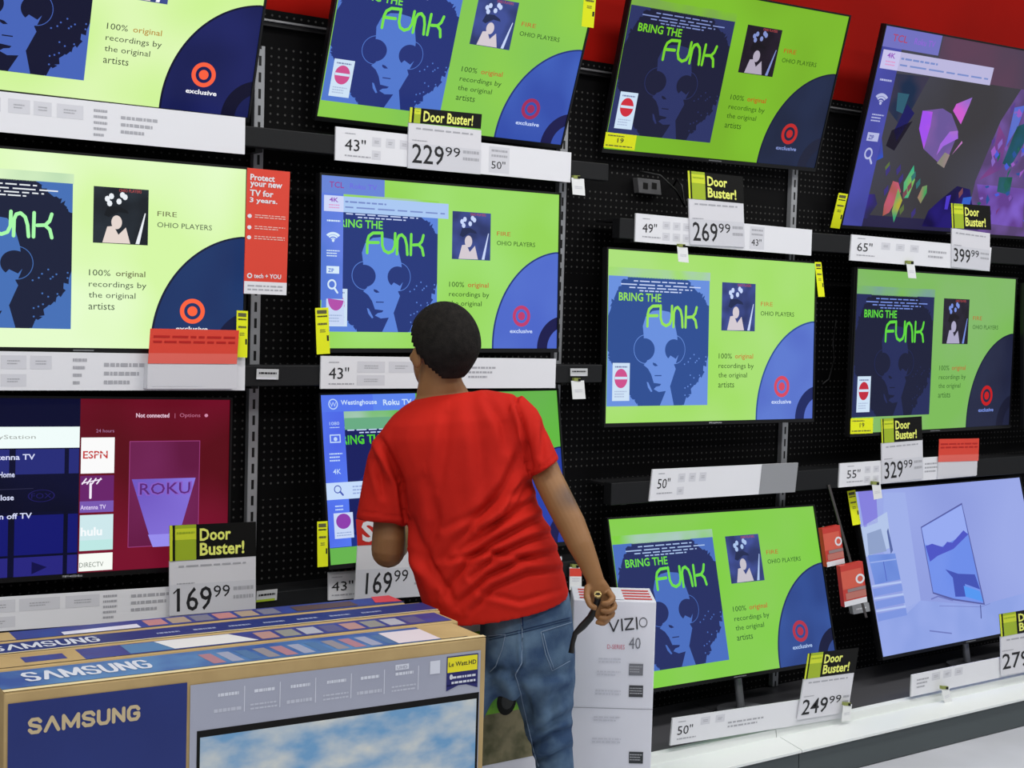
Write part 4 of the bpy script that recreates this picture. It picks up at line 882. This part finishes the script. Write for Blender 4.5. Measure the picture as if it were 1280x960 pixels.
# left hand, open towards the shelf, four fingers and a thumb
W0 = dep(512, 668, 4.24); fd = (dep(512, 668, 4.24)-dep(496, 680, 4.10)).normalized(); fs = fd.cross(UP).normalized(); fu = fs.cross(fd).normalized()
ellipsoid(sk, W0+fd*.05, (fs*.040, fd*.052, fu*.016), SKIN, 20, 12)
def chain(mb, pts, rad):
    for i in range(len(pts)-1):
        a, b = pts[i], pts[i+1]; t = (b-a).normalized(); x = t.cross(UP).normalized() if abs(t.dot(UP)) < .9 else t.cross(FW).normalized(); y = t.cross(x)
        R = []
        for k, (f, sc) in enumerate(((-.06, .55), (0, .92), (.5, .97), (1, .92), (1.06, .55))):
            rr = (rad[i]*(1-f)+rad[i+1]*f)*sc; c = a+(b-a)*f
            R.append([c+x*rr*math.cos(2*math.pi*j/10)+y*rr*math.sin(2*math.pi*j/10) for j in range(10)])
        mb.rings(R, SKIN)
for k, (o_, L_) in enumerate(((-.030, .070), (-.010, .080), (.010, .074), (.029, .058))):
    p0 = W0+fd*.085+fs*o_; p1 = p0+fd*L_*.5+fs*o_*.25; p2 = p1+fd*L_*.32-fu*.012; p3 = p2+fd*L_*.2-fu*.014; chain(sk, [p0, p1, p2, p3], (.0095, .009, .008, .007))
chain(sk, [W0+fd*.03-fs*.03, W0+fd*.06-fs*.062-fu*.01, W0+fd*.09-fs*.072-fu*.014], (.012, .0105, .009))
# right hand: fist round the strap
Z0 = 3.77
def q(x, y, z=0): return dep(x, y, Z0+z)
tubeZ(sk, [(746, 730, Z0+.01, 12, .75), (750, 741, Z0+.014, 15, .55), (753, 754, Z0+.018, 14, .5), (753, 767, Z0+.018, 11, .5)], SKIN, 18)
chain(sk, [q(761, 740, -.004), q(767, 748, -.022), q(760, 754.5, -.036), q(752, 754, -.030)], (.0096, .0090, .0084, .0075))     # index, closing the ring
chain(sk, [q(764, 750, 0), q(769, 758.5, -.018), q(761, 764.5, -.032), q(751, 763, -.026)], (.0096, .0090, .0084, .0075))
chain(sk, [q(763, 760, .004), q(766, 768, -.012), q(758, 773.5, -.026), q(748, 771.5, -.020)], (.0093, .0087, .008, .0072))
chain(sk, [q(759, 766, .006), q(761, 774, -.006), q(754, 780, -.020), q(745, 777.5, -.016)], (.0086, .0078, .0072, .0065))
chain(sk, [q(735, 733, .004), q(733.5, 746, -.018), q(738, 757, -.032), q(745.5, 760.5, -.038)], (.0112, .0098, .0092, .008))     # thumb from the side of the palm
body = fuse(sk, 'body', .0029, 4)
bo = link('body', body, man)
for s in (-1, 1):
    m = MB()
    ellipsoid(m, h(s*.032, .094, -.010), (Rh*.012, Fh*.010, Uh*.008), mat((236, 232, 226), .3), 16, 10)
    ellipsoid(m, h(s*.032, .1005, -.010), (Rh*.0055, Fh*.0045, Uh*.0055), CARD, 12, 8)
    m.build('eye', man)
m = MB(); ellipsoid(m, h(0, .1085, -.076), (Rh*.022, Fh*.007, Uh*.0055), mat((112, 66, 56), .5), 16, 8); m.build('lips', man)
# hair: a close cap over crown, sides and nape
m = MB(); nu, nv = 56, 40; pts = {}
for i in range(nv+1):
    for j in range(nu):
        f = math.pi*i/nv; a = 2*math.pi*j/nu; r_, f_, u_ = math.sin(f)*math.cos(a), math.sin(f)*math.sin(a), math.cos(f)
        taper = 1-.30*max(0, -u_)
        pts[i, j] = (h(r_*.0855*taper, -.004+f_*.104*taper, .014+u_*.1085), f_, u_, abs(r_))
def low(f_, ar):
    if f_ > .45: return .50
    if f_ > .05: return -.05+(f_-.05)*1.3
    return -.05+max(f_, -.55)*1.2
m.v = [tuple(pts[i, j][0]+(pts[i, j][0]-Hc)*.0) for i in range(nv+1) for j in range(nu)]
k = m.mi(HAIR)
for i in range(nv):
    for j in range(nu):
        j2 = (j+1) % nu; c = [pts[i, j], pts[i, j2], pts[i+1, j2], pts[i+1, j]]
        if all(x[2] > low(x[1], x[3]) for x in c): m.f.append((i*nu+j, i*nu+j2, (i+1)*nu+j2, (i+1)*nu+j)); m.m.append(k); m.sm.append(True)
ho = m.build('hair', man); sd = ho.modifiers.new('thickness', 'SOLIDIFY'); sd.thickness = .012; sd.offset = -1
# t-shirt
m = MB()
m.rings([ringLR((536, 770), (711, 742), HZ, .128, .030), ringLR((527, 748), (708, 728), HZ, .132, .028), ringLR((519, 722), (704, 710), HZ, .130, .026), ringLR((515, 696), (698, 688), HZ, .126, .02), ringLR((511, 662), (687, 660), HZ, .12, .012),
         ringLR((507, 628), (673, 632), HZ, .12, .006), ringLR((500, 598), (666, 602), HZ, .122), ringLR((488, 572), (663, 572), HZ, .12), ringLR((478, 550), (664, 545), HZ, .116), ringLR((480, 533), (664, 520), HZ, .106),
         ringLR((491, 519), (656, 502), HZ+.005, .092, sq=2.1), ringLR((504, 508), (638, 492), HZ+.01, .08, sq=2), ringLR((517, 500), (608, 487), HZ+.02, .068, sq=2)], SHIRT)
def sleeve(L):
    m.rings([ringLR(a_, b_, z_, d_, 0, 24, 2.1) for a_, b_, z_, d_ in L], SHIRT)
sleeve([((484, 530), (530, 545), HZ, .075), ((470, 546), (514, 560), HZ+.01, .08), ((461, 567), (512, 578), HZ+.02, .078), ((455, 592), (513, 602), HZ+.03, .075), ((450, 620), (513, 628), HZ+.03, .074), ((445, 648), (511, 653), HZ+.03, .074)])
sleeve([((618, 540), (652, 493), HZ, .08), ((634, 556), (672, 512), HZ, .078), ((648, 568), (682, 535), HZ-.01, .072), ((657, 582), (691, 556), HZ-.03, .066), ((665, 596), (699, 574), HZ-.05, .066)])
sh = fuse(m, 't_shirt', .0062, 5)
NK = [(520, 494), (540, 493), (560, 489), (585, 481)]
folds = [([(692, 640), (660, 655), (620, 676), (585, 700), (560, 735)], 4.5, .009), ([(700, 664), (660, 676), (620, 694), (590, 722)], 4, .008), ([(704, 688), (655, 698), (610, 720), (575, 752)], 4, .008),
         ([(708, 712), (660, 716), (615, 736), (590, 764)], 4, .007), ([(664, 600), (648, 630), (612, 662), (575, 690)], 5, .008), ([(652, 560), (632, 606), (592, 655), (552, 700)], 6, .007), ([(668, 622), (640, 644), (600, 664)], 3.5, .007),
         ([(520, 690), (545, 716), (570, 756)], 5, .006), ([(514, 650), (530, 690), (548, 740)], 6, .007), ([(474, 548), (486, 570), (500, 604), (506, 648)], 4, .011), ([(560, 520), (556, 560), (548, 610)], 7, .004),
         ([(610, 500), (628, 530), (634, 560)], 6, .005), ([(590, 500), (600, 560), (604, 620)], 8, .004), ([(645, 500), (654, 530), (660, 575), (664, 590)], 3.5, .009), ([(655, 600), (630, 640)], 3.5, .006), ([(470, 575), (480, 620)], 4, .005),
         ([(600, 740), (650, 752), (700, 738)], 3.5, .004), ([(535, 600), (545, 650), (535, 700)], 7, .005), ([(680, 530), (678, 570)], 4, .005), ([(560, 700), (610, 690), (670, 700)], 3.5, .005), ([(556, 660), (600, 640), (650, 610)], 5, .005)]
sh.update(); crease(sh, folds)
crease(sh, [(NK, 1.6, .0035), ([(453, 641), (480, 645), (506, 646)], 1.2, .0025), ([(662, 589), (680, 582), (695, 569)], 1.2, .0025)])
link('t_shirt', sh, man)
# jeans
m = MB()
m.rings([ringLR((600, 752), (711, 738), 3.95, .118, .01), ringLR((600, 790), (716, 775), 3.95, .132, .01), ringLR((597, 820), (719, 812), 3.955, .138), ringLR((594, 846), (719, 842), 3.965, .13), ringLR((600, 862), (718, 860), 3.975, .11)], DENIM)
tubeZ(m, [(676, 838, 3.96, 42, 1.15), (682, 870, 3.965, 35.5, 1.2), (686, 905, 3.97, 29.5, 1.25), (692, 945, 3.975, 24.5, 1.25), (697, 985, 3.98, 22.5, 1.2), (700, 1030, 3.99, 22, 1.15), (702, 1080, 4.0, 20.5, 1.1), (703, 1118, 4.0, 19, 1.1)], DENIM, 24)
tubeZ(m, [(620, 836, 3.96, 29, 1.5), (594, 862, 3.92, 26, 1.3), (580, 895, 3.89, 24.5, 1.2), (576, 950, 3.885, 24, 1.15), (577, 1000, 3.89, 22, 1.15), (580, 1060, 3.895, 20.5, 1.1), (581, 1125, 3.895, 19, 1.1)], DENIM, 24)
je = fuse(m, 'jeans', .0065, 5); je.update()
jf = [([(652, 786), (653, 830), (640, 852)], 1.6, .004), ([(716, 890), (690, 905), (668, 915)], 5, .007), ([(714, 912), (690, 918), (662, 932)], 4.5, .007), ([(712, 935), (690, 946), (668, 950)], 4, .006), ([(640, 845), (655, 872), (662, 900)], 6, .007),
      ([(650, 850), (680, 846), (712, 838)], 7, .006), ([(604, 850), (620, 838), (636, 838)], 5, .006), ([(700, 860), (690, 885), (692, 910)], 6, .004)]
crease(je, jf)
jo = link('jeans', je, man)
# stitched seams, belt loops and back pockets laid on the denim
from mathutils.bvhtree import BVHTree
bv = BVHTree.FromPolygons([v.co.copy() for v in je.vertices], [tuple(p.vertices) for p in je.polygons])
def on_jeans(x, y, off):
    d = ray(x, y).normalized(); hit = bv.ray_cast(CAM, d); return hit[0]+hit[1]*off if hit[0] is not None and hit[1].dot(d) < 0 else (hit[0]-d*off if hit[0] is not None else None)
ST = mat((122, 142, 168), .8, 0, .1); DK = mat((40, 58, 92), .85, 0, .1)
def seam(name, L, wpx, mm, off=.0015, loops=1, par=jo):
    mb = MB()
    for pts in L:
        P = []
        for i in range(len(pts)-1):
            n_ = max(2, int(math.hypot(pts[i+1][0]-pts[i][0], pts[i+1][1]-pts[i][1])/3))
            P += [(pts[i][0]+(pts[i+1][0]-pts[i][0])*t/n_, pts[i][1]+(pts[i+1][1]-pts[i][1])*t/n_) for t in range(n_)]
        P.append(pts[-1]); P = [on_jeans(x, y, off) for x, y in P]; P = [p for p in P if p is not None]
        if len(P) > 2: mb.tube(P, wpx*3.9/F, mm, 6)
    if mb.v: mb.build(name, par)
seam('yoke_seam', [[(612, 797), (650, 788), (712, 772)], [(612, 800), (650, 791), (712, 775)]], .5, DK)
seam('centre_seam', [[(652, 772), (653, 800), (652, 828), (644, 842)]], .9, ST)
seam('back_pocket', [[(676, 790), (714, 778)], [(676, 790), (682, 818), (690, 838), (712, 826)], [(679, 792), (685, 817), (692, 835)]], .55, ST)
seam('back_pocket', [[(611, 795), (632, 793)], [(632, 793), (628, 812), (620, 832), (612, 840)]], .55, ST)
seam('belt_loop', [[(653, 770), (653, 785)]], 1.3, DK)
seam('inner_seam', [[(644, 842), (652, 872), (660, 905), (668, 940), (674, 958)]], .6, ST)
# shoes
for c, s in ((dep(704, 1128, 4.0), 1), (dep(581, 1130, 3.895), -1)):
    c = V3((c.x, c.y, 0)); f_ = (V3((FW.x, FW.y, 0)).normalized()+V3((RT.x, RT.y, 0))*.12*s).normalized(); r_ = V3((f_.y, -f_.x, 0)); R = []
    for t, w_, hh in ((-.085, .026, .05), (-.07, .036, .075), (-.02, .04, .085), (.04, .042, .07), (.10, .047, .05), (.15, .044, .04), (.185, .026, .025)):
        R.append([c+f_*t+r_*w_*math.cos(2*math.pi*j/16)+V3((0, 0, max(.001, hh*.5+hh*.5*math.sin(2*math.pi*j/16)+.001))) for j in range(16)])
    mb = MB(); mb.rings(R, mat((226, 226, 224), .5)); mb.build('shoe', man)
# strap gripped in the right fist
T = thing('hand_strap', 'black strap with brass-rimmed end gripped in the man\'s right fist', 'strap', dep(716, 818, 3.75))
m = MB(); m.tube([dep(747.5, 746, 3.735), dep(747, 750, 3.77), dep(744, 760, 3.785), dep(738, 772, 3.79), dep(728, 783, 3.79), dep(719, 792, 3.79), dep(716, 803, 3.79), dep(714, 816, 3.79)], [.0085, .0085, .0085, .010, .0105, .0075, .0065, .008], mat((14, 14, 15), .5), 12); m.build('strap', T)
m = MB(); m.tube([dep(747.3, 742.5, 3.728), dep(747.4, 745, 3.735)], .0098, mat((190, 168, 110), .25, .9), 16); m.build('brass_cap', T)
m = MB(); m.tube([dep(747.3, 744.2, 3.7255), dep(747.4, 744.6, 3.73)], .0072, CARD, 16); m.build('dark_socket', T)

# ------------------------------------------------------------------ light
w = bpy.data.worlds.new('world'); SC.world = w; w.use_nodes = True
w.node_tree.nodes['Background'].inputs[0].default_value = (.92, .95, 1, 1); w.node_tree.nodes['Background'].inputs[1].default_value = .26
for i, (x, y) in enumerate([(x, y) for x in (-2, .4, 2.8, 5.2, 7.6) for y in (-1.9, -4.4)]):
    l = bpy.data.lights.new('fluorescent_troffer', 'AREA'); l.shape = 'RECTANGLE'; l.size = 1.2; l.size_y = .6; l.energy = 36; l.color = (1, .985, .96)
    o = bpy.data.objects.new('fluorescent_troffer', l); COL.objects.link(o); o.location = (x, y, 4.1)
SC.view_settings.view_transform = 'Standard'; SC.view_settings.look = 'None'; SC.view_settings.exposure = 0; SC.view_settings.gamma = 1
